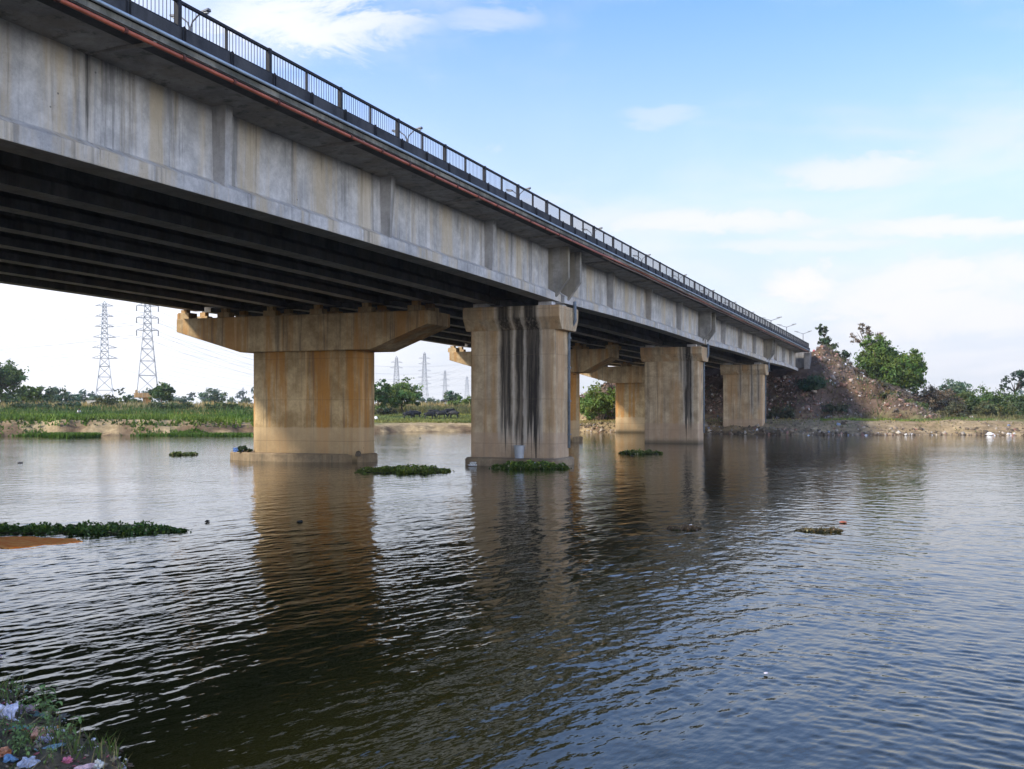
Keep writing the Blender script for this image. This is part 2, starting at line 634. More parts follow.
# ------------------------------------------------------------------ old bridge
ZBO = ZE + 5.98
ZTO = ZE + 8.20
HO = ZTO - ZBO
GT = [26.2, 29.3, 32.45, 35.6, 38.8, 41.7]
PROFO = [(0, 0), (0, .3), (.2, .48), (.2, HO + .02), (.46, HO + .02), (.46, .48), (.66, .3), (.66, 0)]
for i, (a, b) in enumerate(SPANS):
    first = None
    for t in GT:
        g = girder_mesh(a, b, PROFO).build('girder', [M['inner_girder'], M['lit_soffit']], old_bridge, LB(t - .33, a, ZBO, old_bridge))
        first = first or g
    L = b - a
    for q in (.012, .33, .66, .988):
        mb = MB()
        y = L * q
        for t0, t1 in zip(GT[:-1], GT[1:]):
            mb.box(-(t1 - GT[0]) - .12, -(t0 - GT[0]) - .48, y - .14, y + .14, .8 if .1 < q < .9 else .25, HO - .02)
        mb.build('cross_beam', M['inner_girder'], first, (0, 0, 0))
    mb = MB()
    mb.prism([(-24.30, ZTO), (-43.3, ZTO), (-43.3, ZTO + .4), (-24.30, ZTO + .4)], lambda u, v, w: (u + 24.3, w, v - ZTO), .02, L - .02)
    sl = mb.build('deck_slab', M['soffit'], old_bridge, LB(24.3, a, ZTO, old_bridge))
    mb = MB()
    mb.box(-18.98, -18.6, .02, L - .02, .41, 1.25)
    mb.box(-.40, -.02, .02, L - .02, .41, .75)
    mb.build('kerb', M['kerb'], sl, (0, 0, 0))
    mb = MB()
    mb.box(-18.59, -.41, .02, L - .02, .404, .46)
    mb.build('asphalt', M['road'], sl, (0, 0, 0))

OC = 33.15
for bi, s in enumerate(BENTS):
    mb = MB()
    rr = rounded_rect(3.65, 1.2, .75, 6)
    zlo = -1.0
    add_ring_solid(mb, [(rr, zlo), (rr, ZE + 3.30)])
    stem = mb.build('pier', M['stem'], old_bridge, LB(OC + (.28, .28, .45, .55)[bi], s, 0, old_bridge))
    for p in stem.data.polygons:
        p.use_smooth = abs(p.normal.z) < .5
    mb = MB()
    tl, tr = -(42.3 - OC - .6), (OC - 25.6 + .5 - (0, 0, .9, .9)[bi])
    poly = [(-4.05, 3.304), (4.55, 3.304), (tr, 4.65), (tr, 5.38), (tl, 5.38), (tl, 4.60)]
    mb.prism(poly, lambda u, v, w: (u, w, v + ZE), -1.5, 1.5)
    mb.build('pier_cap', M['cap'], stem, (0, 0, 0), bevel=.05)
    for t in GT + [42.0]:
        if t == 42.0:
            continue
        for ds in (-.55, 1.25):
            mb = MB()
            x = -(t - OC)
            mb.box(x - .42, x + .42, ds - .34, ds + .2, ZE + 5.382, ZE + 5.74)
            mb.build('bearing_pad', M['cap'], stem, (0, 0, 0), bevel=.015)
            mb = MB()
            mb.box(x - .2, x + .2, ds - .25, ds + .12, ZE + 5.742, ZBO)
            mb.build('bearing', M['cap'], stem, (0, 0, 0))
    mb = MB()
    mb.box(-8.9, -8.1, -.9, -.1, ZE + 5.383, ZE + 5.80)
    mb.build('end_stop', M['cap'], stem, (0, 0, 0), bevel=.02)
    if bi < 3:
        mb = MB()
        el = [(-.75 + 4.85 * math.cos(2 * math.pi * k / 40), 1.95 * math.sin(2 * math.pi * k / 40)) for k in range(40)]
        add_ring_solid(mb, [(el, -1.2), (el, .40), ([(-.75 + (x + .75) * .985, y * .96) for x, y in el], .48)])
        mb.build('footing', M['foot'], stem, (0, 0, 0))

# abutment wall that the decks end on (one broad concrete wall with wing)
ab = empty('bridge_abutment', W(30, 168.3, 0), 'dark concrete abutment wall where both bridge decks end in the rubble bank', 'abutment', rotz=-TH)
mb = MB()
mb.box(-14.2, 13.3, .25, 1.6, 1.0, ZT + .15)
mb.build('back_wall', M['soffit'], ab)
mb = MB()
mb.hexa([(12.4, -.6, .5), (13.28, -.6, .5), (13.28, .24, .5), (12.4, .24, .5), (12.4, -.6, ZT - .1), (13.28, -.6, ZT - .1), (13.28, .24, ZT - .1), (12.4, .24, ZT - .1)])
mb.build('wing_wall', M['mould'], ab, bevel=.03)

# ------------------------------------------------------------------ railing along the near edge
S_R0, PAN, NPAN = 6.0, 1.92, 84
rail = empty('bridge_railing', W(T_EDGE, S_R0, ZT + .58), 'dark metal railing of thin upright bars along the near edge of the bridge', 'railing', rotz=-TH)
LR = PAN * NPAN
HR = .72
mb = MB()
mb.box(-.16, -.08, 0, LR, HR - .07, HR)
mb.build('top_rail', M['rail'], rail)
mb = MB()
mb.box(-.15, -.09, 0, LR, .045, .10)
mb.build('bottom_rail', M['rail'], rail)
mbt = MB()
mbt.box(-.18, -.06, -.06, .06, 0, HR + .015)
mbs = MB()
mbs.box(-.15, -.09, -.03, .03, 0, HR - .072)
mbh = MB()
mbh.tube([(.07, -.05, -.42), (.07, -.05, .0), (.07, 0, .035), (.07, .05, .0), (.07, .05, -.42)], .022, 5)
tall = mbt.build('post', M['rail'], rail, (0, 0, 0))
slim = mbs.build('post', M['rail'], rail, (0, PAN, 0))
mb = MB()
NB = 14
for k in range(1, NB):
    y = PAN * k / NB
    mb.box(-.126, -.114, y - .007, y + .007, .102, HR - .072)
pan = mb.build('bar_panel', M['rail'], rail, (0, 0, 0))
hoop = mbh.build('cable_hook', M['rail'], rail, (0, 0, 0))
for k in range(1, NPAN + 1):
    for src, ok in ((tall, k % 2 == 0), (slim, k % 2 == 1 and k > 1), (pan, k < NPAN), (hoop, True)):
        if ok:
            c = src.copy()
            c.parent = rail
            c.location = (0, k * PAN, 0)
            COL.objects.link(c)


# ------------------------------------------------------------------ pipes and cables on the near edge
def along(t, z, s0, s1, step=2.0, wob=0.0):
    pts = []
    s = s0
    i = 0
    while s < s1:
        pts.append(W(t + wob * math.sin(i * 1.7), s, z - abs(wob) * .6 * (1 + math.sin(i * 1.1))))
        s += step
        i += 1
    return pts


rp = empty('water_pipe', W(T_EDGE, 6, ZT), 'long red water pipe hung under the outer edge of the bridge deck', 'pipe')
base = W(T_EDGE, 6, ZT)
pts = along(T_EDGE + .02, ZT - .10, 6, 52, 2.0) + [W(T_EDGE - .02, 54, ZT - .10), W(T_EDGE - .10, 56, ZT - .14), W(T_EDGE - .12, 59, ZT - .12), W(T_EDGE - .05, 63, ZT - .08)] \
    + along(T_EDGE - .06, ZT - .04, 66, 168, 3, .025)
mb = MB()
mb.tube([p - base for p in pts], .055, 8)
mb.build('pipe', M['red_pipe'], rp, smooth=True)
mbc = MB()
d = Vector((SN, CS, 0))
mbc.tube([-d * .05, d * .05], .075, 8)
first = None
for s in np.arange(9.3, 60, 2.02):
    p = W(T_EDGE + .02, s, ZT - .10) - base
    if first is None:
        first = mbc.build('coupling', M['coupling'], rp, p)
    else:
        c = first.copy()
        c.parent = rp
        c.location = p
        COL.objects.link(c)
mb = MB()
mb.tube([p for p in along(T_EDGE - .10, ZT + .20, 6, 168, 4.0)], .048, 8)
tag(mb.build('conduit_pipe', M['grey_pipe'], None, smooth=True), 'thin pale blue grey pipe fixed along the foot of the railing kerb', 'pipe')
for k, (dz, col, t_, lab) in enumerate(((-.19, 'cable', -.05, 'brown sagging cable strung below the red pipe along the far spans'),
                                        (-.02, 'cable', -.13, 'brown cable running just above the red pipe along the far spans'))):
    mb = MB()
    mb.tube(along(T_EDGE + t_, ZT + dz, 57, 168, 2.7, .03), .035, 6)
    tag(mb.build('cable', M[col]), lab, 'cable', 'cables along the bridge edge')

# ------------------------------------------------------------------ street lamps on the median
TL = 24.2


def lamp_obj(label, t, s, zbase, top, half, tallkind=False):
    root = empty('street_lamp', W(t, s, zbase), label, 'street lamp', 'street lamps along the bridge', rotz=-TH)
    mb = MB()
    mb.tube([(0, 0, 0), (0, 0, top * .5), (0, 0, top - .45)], [.11, .09, .06], 8)
    mb.build('pole', M['lamp'], root, smooth=True)
    for sg in (1, -1):
        mb = MB()
        if tallkind:
            mb.tube([(0, 0, top - .5), (sg * half * .5, 0, top - .25), (sg * half * .85, 0, top - .1)], .045, 6)
        else:
            mb.tube([(0, 0, top - .55), (sg * .10, 0, top - .28), (sg * .30, 0, top - .12), (sg * half * .6, 0, top - .03)], .03, 6)
        arm = mb.build('arm', M['lamp'], root, smooth=True)
        mb = MB()
        x0, x1 = sg * half * .55, sg * (half + .12)
        mb.hexa([(x0, -.07, top - .07), (x1, -.12, top + .0), (x1, .12, top + .0), (x0, .07, top - .07),
                 (x0, -.05, top + .02), (x1, -.08, top + .10), (x1, .08, top + .10), (x0, .05, top + .02)])
        hd = mb.build('lamp_head', M['lamp'], root, bevel=.02)
        mb = MB()
        mb.box(min(x0, x1) + .12, max(x0, x1) - .06, -.08, .08, top - .07, top - .045)
        mb.build('lens', M['lens'], hd)
    return root


lamp_s = [31.3, 48.2, 63.8, 79.8, 95.2, 110.8, 126.4, 141.5, 157]
ordn = ['nearest', 'second', 'third', 'fourth', 'fifth', 'sixth', 'seventh', 'eighth', 'ninth']
for s, o in zip(lamp_s, ordn):
    lab = ('twin headed street lamp behind the railing, %s from the near end' % o) if o != 'nearest' \
        else 'twin headed street lamp showing its curved arm above the railing, nearest on the bridge'
    lamp_obj(lab, TL, s, ZTO + .46, 13.86 - 8.20 - .46, .70)
for s, o, dz in ((183, 'first', 15.2), (204, 'middle', 15.6), (232, 'last', 16.2)):
    lamp_obj('tall double armed street lamp on the road past the bridge end, %s of three' % o, TL + .3, s, ZT + .1, dz - 8.66, 1.65, True)


# ------------------------------------------------------------------ terrain
def sstep(x, a, b):
    u = np.clip((x - a) / (b - a), 0, 1)
    return u * u * (3 - 2 * u)


_ph = rng.uniform(0, 6.28, (24, 2))
_dr = rng.uniform(0, 6.28, 24)


def vnoise(x, y, lam, k0=0, n=8):
    r = np.zeros_like(x)
    for i in range(n):
        j = (k0 + i) % 24
        l = lam * (.6 + .13 * i)
        r += np.sin((x * math.cos(_dr[j]) + y * math.sin(_dr[j])) * 6.283 / l + _ph[j, 0])
    return r / math.sqrt(n)


WX = [-2000, -200, -75, -57, -35, -22, -14, -5, 6, 17, 27, 36, 60, 90, 300, 2000]
WY = [100, 112, 121, 120, 123, 133, 141, 144, 142, 136, 127, 123.5, 121, 119, 112, 100]
PXX = [-2000, -40, -18, 0, 14, 30, 2000]
PZ = [1.75, 1.75, 1.0, 1.0, 1.2, 1.5, 1.5]
ROADZ = ZT + .1


def bankd(x, y):
    return y - np.interp(x, WX, WY) + .9 * vnoise(x, y, 14, 3) + .35 * vnoise(x, y, 4, 9)


def near_bank(x, y):
    n1 = (-.766, -.643)
    d1 = (x + 4.35) * n1[0] + (y - 10.2) * n1[1]
    d2 = -.36 * (x + 8) - .933 * (y - 13.5)
    return np.minimum(d1, d2) + .22 * vnoise(x, y, 2.2, 5) + .1 * vnoise(x, y, .7, 11)


def embank(x, y):
    s, t = ST(x, y)
    w = 1.3 * vnoise(x, y, 9, 2) + .5 * vnoise(x, y, 3, 14)
    right = (t + 3.0 + w) * .60
    left = (58 - t + w) * .75
    front = np.where((t > 15.5) & (t < 46), (s - 153.5 + .6 * w) * .62, (s - 155 + w * 1.2) * .72)
    top = np.where((t > 16) & (t < 45), ROADZ, ROADZ - .25 + .35 * w)
    h = np.minimum(np.minimum(right, left), np.minimum(front, top))
    # the tipped rubble stands in a heap beside the deck's end
    ds = (s - 171.5) / 7.5
    dt = (t - 12.8) / 5.5
    h = np.maximum(h, np.minimum(h + 0, 99))
    h = h + 1.1 * np.exp(-(np.abs((s - 170.5) / 6) ** 2 + np.abs((t - 13.6) / 2.6) ** 2))
    heap = h
    return np.where(s > 150, np.maximum(h, np.where(heap > 3, heap, -5)), -5)


def ground_h(x, y):
    d = bankd(x, y)
    plain_ = np.interp(x, PXX, PZ)
    wide = np.interp(x, [-60, -30, 0, 30, 60], [3.0, 3.0, 3.5, 8, 9])
    up = sstep(d, -.5, wide)
    far = plain_ * up + np.minimum(d, 0).clip(-8, 0) * .25 - .12 * (1 - up)
    bund = np.interp(x, [-2000, 10, 60, 2000], [1, 1, .35, .35])
    far = far + bund * (sstep(y, 170, 246) * (3.35 - plain_)) + .12 * vnoise(x, y, 17, 6) * up + .06 * vnoise(x, y, 5, 1) * up
    far = far + up * .35 * sstep(y, 240, 300) * vnoise(x, y, 60, 7)
    nb = near_bank(x, y)
    near = np.where(nb > 0, np.minimum(.16 * nb + .02, 1.35), np.maximum(nb * .25, -1.6))
    near = near + np.where(nb > 0, .03 * vnoise(x, y, 1.1, 4), 0)
    e = embank(x, y)
    base_ = np.maximum(np.where(far > -1.4, far, -1.6), near)
    return np.maximum(base_, np.where(e > base_ + .05, e, -9))


def gz(x, y):
    return float(ground_h(np.array([float(x)]), np.array([float(y)]))[0])


# angular columns, dense where the view is, and log-spaced rows
ang = np.concatenate([np.linspace(-178, -40, 40, endpoint=False), np.linspace(-40, 40, 760, endpoint=False), np.linspace(40, 178, 41)])
ang = np.radians(ang)
rad = np.concatenate([np.geomspace(.6, 100, 150, endpoint=False), np.geomspace(100, 300, 300, endpoint=False), np.geomspace(300, 6000, 60)])
AA, RR = np.meshgrid(ang, rad)
X, Y = RR * np.sin(AA), RR * np.cos(AA)
Z = ground_h(X, Y)
nr, nc = X.shape
idx = np.arange(nr * nc).reshape(nr, nc)
quads = np.stack([idx[:-1, :-1], idx[:-1, 1:], idx[1:, 1:], idx[1:, :-1]], -1).reshape(-1, 4)
# ground cover classes -> real surface colours: sand, turf, soil, rubble
d = bankd(X, Y)
e = embank(X, Y)
s_, t_ = ST(X, Y)
n1 = vnoise(X, Y, 11, 13) * .5 + vnoise(X, Y, 4, 17) * .35
nf = rng.normal(0, 1, X.shape)
sand = np.array((.40, .30, .165))
turf = np.array((.10, .135, .035))
dry = np.array((.33, .26, .12))
soil = np.array((.14, .09, .055))
n2 = vnoise(X, Y, 3.2, 1) * .6 + vnoise(X, Y, 7, 8) * .7
rub = np.array((.15, .105, .078))
mud = np.array((.085, .065, .04))
g_left = sstep(d, 3.2, 6) * (1 - sstep(X, -24, -12)) * (.75 + .25 * np.tanh(n1))
g_mid = sstep(d, 5, 14) * sstep(X, -24, -12) * (1 - sstep(X, 4, 12)) * (.55 + .25 * np.tanh(n1))
g_right = sstep(d, 7, 11) * sstep(X, 38, 50) * sstep(n1, -.5, .5) * .65 + sstep(Y, 155, 180) * .5
gr = np.clip(g_left + g_mid + g_right, 0, 1)[..., None]
sr = (sstep(X, 5, 25) * (.35 + .65 * sstep(vnoise(X, Y, 5, 3), -.8, .6)) * .8)[..., None]
sandc = sand * (1 - sr) + np.array((.27, .195, .11)) * sr
cc = sandc * (1 - gr) + turf * gr
dr_ = (sstep(Y, 205, 235) * (1 - sstep(X, 20, 40)) * .75 + sstep(n1, .6, 1.4) * .4 * sstep(d, 3, 6)).clip(0, .9)[..., None]
cc = cc * (1 - dr_) + dry * dr_
cl = (sstep(d, -1, .2) * (1 - sstep(d, 1.6, 3.0)) * sstep(n2, -.35, .35) * .85)[..., None]
cc = cc * (1 - cl) + soil * cl
ee = sstep(e, 1.2, 2.8)[..., None] * (s_ > 150)[..., None]
rr_ = (sstep(n1, -.7, .5))[..., None]
ec = soil * .8 * (1 - rr_) + rub * rr_
cc = cc * (1 - ee) + ec * ee
mm = (1 - sstep(d, -.6, .5))[..., None]
cc = cc * (1 - mm) + mud * mm
nb = near_bank(X, Y)
nn = ((nb > -1.5) & (Y < 30))[..., None]
cc = np.where(nn, np.array((.15, .12, .075)), cc)
cc = cc * (1 + .10 * nf[..., None]).clip(.6, 1.5)
vc = cc.reshape(-1, 3)
fc = vc[quads].mean(axis=1)
N = NT('ground')
a = N.n('ShaderNodeVertexColor', layer_name='tint').outputs[0]
co = N.coord('Object')
v = N.ramp(N.noise(co, .9, 8, .7), .25, .75, .55, 1.35)
c3 = N.n('ShaderNodeCombineXYZ')
for i in range(3):
    N.link(v, c3.inputs[i])
col = N.mix(1.0, a, c3.outputs[0], 'MULTIPLY')
N.principled(col, .95, N.bump(N.noise(co, 2.2, 8, .75), .9, .25), .15)
M['ground'] = N.mat
ground = np_mesh('ground', np.stack([X, Y, Z], -1).reshape(-1, 3), quads, M['ground'], fc, smooth=True)
tag(ground, kind='structure')

# ------------------------------------------------------------------ water
wa = np.radians(np.concatenate([np.linspace(-178, -30, 60, endpoint=False), np.linspace(-30, 30, 1350, endpoint=False), np.linspace(30, 178, 61)]))
wr = np.concatenate([np.geomspace(1.5, 6.5, 25, endpoint=False), np.geomspace(6.5, 75, 1150, endpoint=False), np.geomspace(75, 170, 90, endpoint=False), np.geomspace(170, 1500, 12)])
AA, RR = np.meshgrid(wa, wr)
X, Y = (RR * np.sin(AA)).astype(np.float32), (RR * np.cos(AA)).astype(np.float32)
dr = np.gradient(wr)[:, None].astype(np.float32)
da = np.gradient(wa)[None, :] * RR
cell = np.maximum(dr, da).astype(np.float32)
Zw = np.zeros_like(X)
wrng = np.random.default_rng(31)


def waves(n, lam0, lam1, dirdeg, spread, slope, mask):
    global Zw
    for i in range(n):
        lam = lam0 * (lam1 / lam0) ** wrng.random()
        a_ = math.radians(dirdeg + wrng.normal(0, spread))
        k = 2 * math.pi / lam
        amp = slope / k / math.sqrt(n)
        ph = wrng.uniform(0, 6.28)
        fade = np.clip((lam / cell - 3.0) / 3.0, 0, 1)
        arg = k * (X * math.cos(a_) + Y * math.sin(a_)) + ph
        sh = np.sin(arg + .25 * np.sin(arg * .5 + ph))
        Zw += (amp * mask * fade * sh).astype(np.float32)


gust = (.74 + .30 * np.tanh(vnoise(X, Y, 5, 10) * .8) + .12 * np.tanh(vnoise(X, Y, 1.9, 2))) * (1 - .5 * sstep(Y, 20, 50)) * (1 - .45 * sstep(-X, 4, 14) * sstep(Y, 22, 32))
mB = sstep(X - .10 * Y, -.6, 4.5)
mA = 1 - .75 * mB
calm = .42 + .58 * sstep(np.hypot(X + 1.3, (Y - 8.5) * .62), 1.2, 6.5)      # lee of the near bank
waves(48, .15, .42, -24, 26, .092, mA * gust * calm)
waves(24, .5, 1.6, -30, 36, .036, mA * gust * calm)
waves(48, .14, .42, 48, 26, .10, mB * gust)
waves(20, .5, 1.5, 58, 32, .036, mB * gust)
waves(20, .12, .26, 10, 60, .036, gust * calm)
nr, nc = X.shape
idx = np.arange(nr * nc).reshape(nr, nc)
quads = np.stack([idx[:-1, :-1], idx[:-1, 1:], idx[1:, 1:], idx[1:, :-1]], -1).reshape(-1, 4)
N = NT('river_water')
co = N.coord('Object')
m1 = N.mapping(co, (1, 1, 1), rot=(0, 0, R(32)))
m2 = N.mapping(m1, (5.0, 2.2, 1))
m3 = N.mapping(m1, (1.9, .75, 1), (5, 2, 0))
m4 = N.mapping(co, (.8, .8, 1), (2, 8, 0))
hgt = N.math('ADD', N.math('MULTIPLY', N.noise(m2, 1.0, 3, .55), .45), N.math('MULTIPLY', N.noise(m3, 1.0, 3, .5), 1.1))
patch = N.ramp(N.noise(N.mapping(co, (.045, .11, 1)), 1.0, 3, .6), .35, .65, .6, 1.1)
b = N.n('ShaderNodeBump')
N.link(hgt, b.inputs['Height'])
N.link(N.math('MULTIPLY', patch, .24), b.inputs['Strength'])
b.inputs['Distance'].default_value = .12
murk = N.mix(N.noise(m4, .3, 3), (.012, .013, .003), (.018, .017, .0045))
N.principled(murk, .035, b.outputs[0], .5, 0, 1.333)
M['water'] = N.mat
water = np_mesh('river_water', np.stack([X, Y, Zw], -1).reshape(-1, 3), quads, M['water'], smooth=True)
tag(water, kind='structure')


# ------------------------------------------------------------------ leaves, crowns, tufts
def leaf_quads(c, size, rg, out=None, flat=0.0, aspect=1.7, up=0.0):
    """one bent-free leaf per centre; out: preferred normals"""
    n = len(c)
    nrm = rg.normal(0, 1, (n, 3))
    if out is not None:
        nrm = nrm * .75 + out
    nrm[:, 2] += flat
    nrm /= np.linalg.norm(nrm, axis=1, keepdims=True) + 1e-9
    ax = rg.normal(0, 1, (n, 3))
    ax[:, 2] += up
    ax -= nrm * (ax * nrm).sum(1, keepdims=True)
    ax /= np.linalg.norm(ax, axis=1, keepdims=True) + 1e-9
    bx = np.cross(nrm, ax)
    sz = size * rg.uniform(.6, 1.35, (n, 1))
    a_, b_ = ax * sz * aspect * .5, bx * sz * .5
    v = np.stack([c - a_, c + b_ * .9 - a_ * .1, c + a_, c - b_ * .9 - a_ * .1], 1).reshape(-1, 3)
    return v, np.arange(4 * n).reshape(n, 4)


def crown_points(lobes, n, rg, fill=.35):
    """lobes: (cx,cy,cz,rx,ry,rz). points bunched in sprays on the lobes' outside, some inside"""
    vol = np.array([(l[3] * l[4] * l[5]) ** .67 for l in lobes])
    pick = rg.choice(len(lobes), n, p=vol / vol.sum())
    L = np.array(lobes)[pick]
    # sprays
    ns = max(10, n // 38)
    sp = rg.choice(len(lobes), ns, p=vol / vol.sum())
    LS = np.array(lobes)[sp]
    u = rg.normal(0, 1, (ns, 3))
    u /= np.linalg.norm(u, axis=1, keepdims=True)
    rad_ = np.where(rg.random((ns, 1)) < fill, rg.uniform(.25, .8, (ns, 1)), rg.uniform(.75, 1.12, (ns, 1)))
    sc = LS[:, :3] + u * LS[:, 3:] * rad_
    which = rg.integers(0, ns, n)
    ssz = LS[which, 3:].mean(1, keepdims=True)
    p = sc[which] + rg.normal(0, 1, (n, 3)) * ssz * np.array([.17, .17, .12])
    out = p - LS[which, :3]
    out /= np.linalg.norm(out, axis=1, keepdims=True) + 1e-9
    return p, out, which, ns


def tints(n, base, rg, var=.25, which=None, ns=0, warm=.12):
    c = np.tile(np.array(base, float), (n, 1))
    c *= rg.uniform(1 - var, 1 + var, (n, 1))
    if which is not None:
        k = rg.uniform(.7, 1.3, (ns, 1))
        c *= k[which]
        hue = rg.normal(0, warm, (ns, 1))[which]
        c[:, 0:1] *= 1 + hue
        c[:, 2:3] *= 1 - hue * .5
    return c.clip(.004, 1)


def tree(name, label, cat, loc, lobes, n, leaf, color, trunk_h, trunk_r, seed, group=None, bark='bark', limbs=True, var=.25, fill=.35):
    rg = np.random.default_rng(seed)
    root = empty(name, loc, label, cat, group)
    mb = MB()
    top = Vector((rg.normal(0, .15), rg.normal(0, .15), trunk_h))
    mb.tube([(0, 0, -.4), (top.x * .3, top.y * .3, trunk_h * .5), top], [trunk_r * 1.25, trunk_r, trunk_r * .7], 7)
    if limbs:
        for l in lobes:
            for k in range(2):
                e_ = Vector((l[0] + rg.normal(0, .4) * l[3], l[1] + rg.normal(0, .4) * l[4], l[2] + rg.normal(0, .25) * l[5]))
                mid = top.lerp(e_, .5) + Vector((rg.normal(0, .1), rg.normal(0, .1), .15)) * (e_ - top).length * .4
                mb.tube([top, mid, e_], [trunk_r * .5, trunk_r * .3, trunk_r * .08], 5)
    mb.build('trunk', M[bark], root, smooth=True)
    p, out, which, ns = crown_points(lobes, n, rg, fill)
    v, f = leaf_quads(p, leaf, rg, out * .7, .25)
    np_mesh('crown', v, f, M['leaf'], tints(n, color, rg, var, which, ns), root)
    return root


def bush(name, label, cat, loc, lobes, n, leaf, color, seed, group=None, var=.3, stems=7, bark='bark', aspect=1.7):
    rg = np.random.default_rng(seed)
    root = empty(name, loc, label, cat, group)
    mb = MB()
    for k in range(stems):
        l = lobes[k % len(lobes)]
        e_ = Vector((l[0] + rg.normal(0, .4) * l[3], l[1] + rg.normal(0, .4) * l[4], l[2] + rg.uniform(-.2, .7) * l[5]))
        st = Vector((l[0] * .5 + rg.normal(0, .2), l[1] * .5 + rg.normal(0, .2), -.2))
        mb.tube([st, st.lerp(e_, .5) + Vector((rg.normal(0, .1), rg.normal(0, .1), .1)), e_], [.06, .04, .015], 5)
    mb.build('stem', M[bark], root)
    p, out, which, ns = crown_points(lobes, n, rg, .4)
    p[:, 2] = np.maximum(p[:, 2], .05)
    v, f = leaf_quads(p, leaf, rg, out * .6, .2, aspect)
    np_mesh('foliage', v, f, M['leaf'], tints(n, color, rg, var, which, ns), root)
    return root


def grass_blades(pts, h, w, rg, lean=.35):
    """triangular blades standing on pts (n,3); h (n,)"""
    n = len(pts)
    a_ = rg.uniform(0, 6.283, n)
    dx = np.stack([np.cos(a_), np.sin(a_), np.zeros(n)], 1) * (w * rg.uniform(.6, 1.4, n))[:, None] * .5
    tip = pts + np.stack([rg.normal(0, lean, n) * h, rg.normal(0, lean, n) * h, h], 1)
    v = np.stack([pts - dx, pts + dx, tip], 1).reshape(-1, 3)
    return v, np.arange(3 * n).reshape(n, 3)


G1 = (.075, .118, .034)
G2 = (.11, .165, .04)
G3 = (.125, .185, .042)
GD = (.018, .034, .013)
GB = (.085, .125, .07)


def at(px, dist):
    x = PX(px, dist)
    return Vector((x, dist, gz(x, dist)))


def px2m(n, dist):
    return n * dist / F


def crownset(wpx, hpx, dist, seed, k=6, base_frac=.25):
    """lobes for a crown of wpx x hpx picture pixels seen at dist"""
    rg = np.random.default_rng(seed)
    w, h = px2m(wpx, dist), px2m(hpx, dist)
    lob = [(0, 0, h * (.44 + base_frac * .4), w * .40, w * .36, h * .42)]
    for i in range(k):
        a_ = 6.283 * i / k + rg.uniform(-.4, .4)
        q = rg.uniform(.22, .38)
        lob.append((math.cos(a_) * w * q, math.sin(a_) * w * q, h * (base_frac + rg.uniform(.0, .5)), w * rg.uniform(.16, .25), w * rg.uniform(.16, .25), h * rg.uniform(.16, .26)))
    return lob


def stand(kind, px, ytop, wpx, dist, n, leaf, color, seed, label, cat, group=None, lift=0, **kw):
    p = at(px, dist)
    ybase = 409 - (p.z - EYE) * F / dist
    hpx = max(6, ybase - ytop)
    lob = crownset(wpx, hpx, dist, seed)
    if kind == 'tree':
        h = px2m(hpx, dist)
        return tree(kw.get('name', 'broadleaf_tree'), label, cat, p, lob, n, leaf, color, h * .38, max(.12, h * .028), seed, group, kw.get('bark', 'bark'))
    lob = crownset(wpx, hpx, dist, seed, 6, .12)
    return bush(kw.get('name', 'shrub'), label, cat, p, lob, n, leaf, color, seed, group, bark=kw.get('bark', 'bark'))


# trees beyond the left field
GL = 'trees beyond the left field'
stand('tree', 2, 362, 52, 250, 6500, .42, G1, 101, 'tall dark tree at the left edge of the picture beyond the field', 'tree', GL)
stand('tree', 29, 385, 26, 262, 2600, .42, G2, 102, 'mid green bushy tree right beside the tall left edge tree', 'tree', GL)
stand('tree', 41, 386, 20, 270, 1800, .42, G1, 103, 'small rounded tree between the bushy tree and the feathery one', 'tree', GL)
stand('tree', 56, 384, 24, 262, 1500, .38, GB, 104, 'thin feathery tree left of the pale lattice pylon', 'tree', GL)
stand('tree', 73, 392, 17, 330, 1200, .45, GB, 105, 'low grey green tree just left of the pale pylon foot', 'tree', GL)
stand('tree', 88, 394, 19, 340, 1200, .45, GB, 106, 'low rounded tree right behind the white hut', 'tree', GL)
stand('bush', 106, 394, 24, 236, 1700, .33, (.075, .09, .03), 107, 'olive bush standing in front of the pale pylon foot', 'bush', GL)
stand('tree', 128, 395, 22, 300, 1300, .42, G1, 108, 'dark low tree between the two big pylons', 'tree', GL)
stand('tree', 161, 381, 25, 245, 2700, .40, G1, 109, 'dark tree hugging the concrete pylon platform on its right', 'tree', GL)
stand('tree', 182, 397, 26, 380, 1100, .5, GB, 110, 'flat hazy tree between the platform tree and the dome tree', 'tree', GL)
stand('tree', 213, 390, 30, 400, 2200, .5, GB, 111, 'dome shaped hazy tree alone left of the wide orange pier', 'tree', GL)
stand('tree', 238, 398, 26, 450, 900, .55, GB, 112, 'low hazy tree touching the left side of the wide orange pier', 'tree', GL)
# between the piers
GM = 'trees seen between the two near piers'
stand('tree', 378, 378, 24, 205, 2600, .34, G1, 121, 'dark tree half hidden by the right edge of the orange pier', 'tree', GM)
stand('tree', 402, 380, 42, 210, 5200, .34, G2, 122, 'broad leafy green tree standing above the grazing buffaloes', 'tree', GM)
stand('tree', 424, 397, 16, 420, 800, .5, GB, 123, 'small hazy tree in front of the tallest distant pylon', 'tree', GM)
stand('tree', 436, 399, 20, 460, 700, .5, GB, 124, 'low hazy trees patch left of the dark roofed shelter', 'tree', GM)
stand('tree', 452, 392, 22, 330, 1600, .45, GB, 125, 'rounded dark tree behind the dark roofed shelter', 'tree', GM)
stand('bush', 463, 396, 24, 235, 1900, .34, G2, 126, 'light green shrub at the left edge of the black streaked pier', 'bush', GM)
stand('bush', 385, 407, 26, 200, 1200, .3, (.06, .06, .028), 127, 'brownish thicket under the broad tree beside the buffaloes', 'bush', GM)
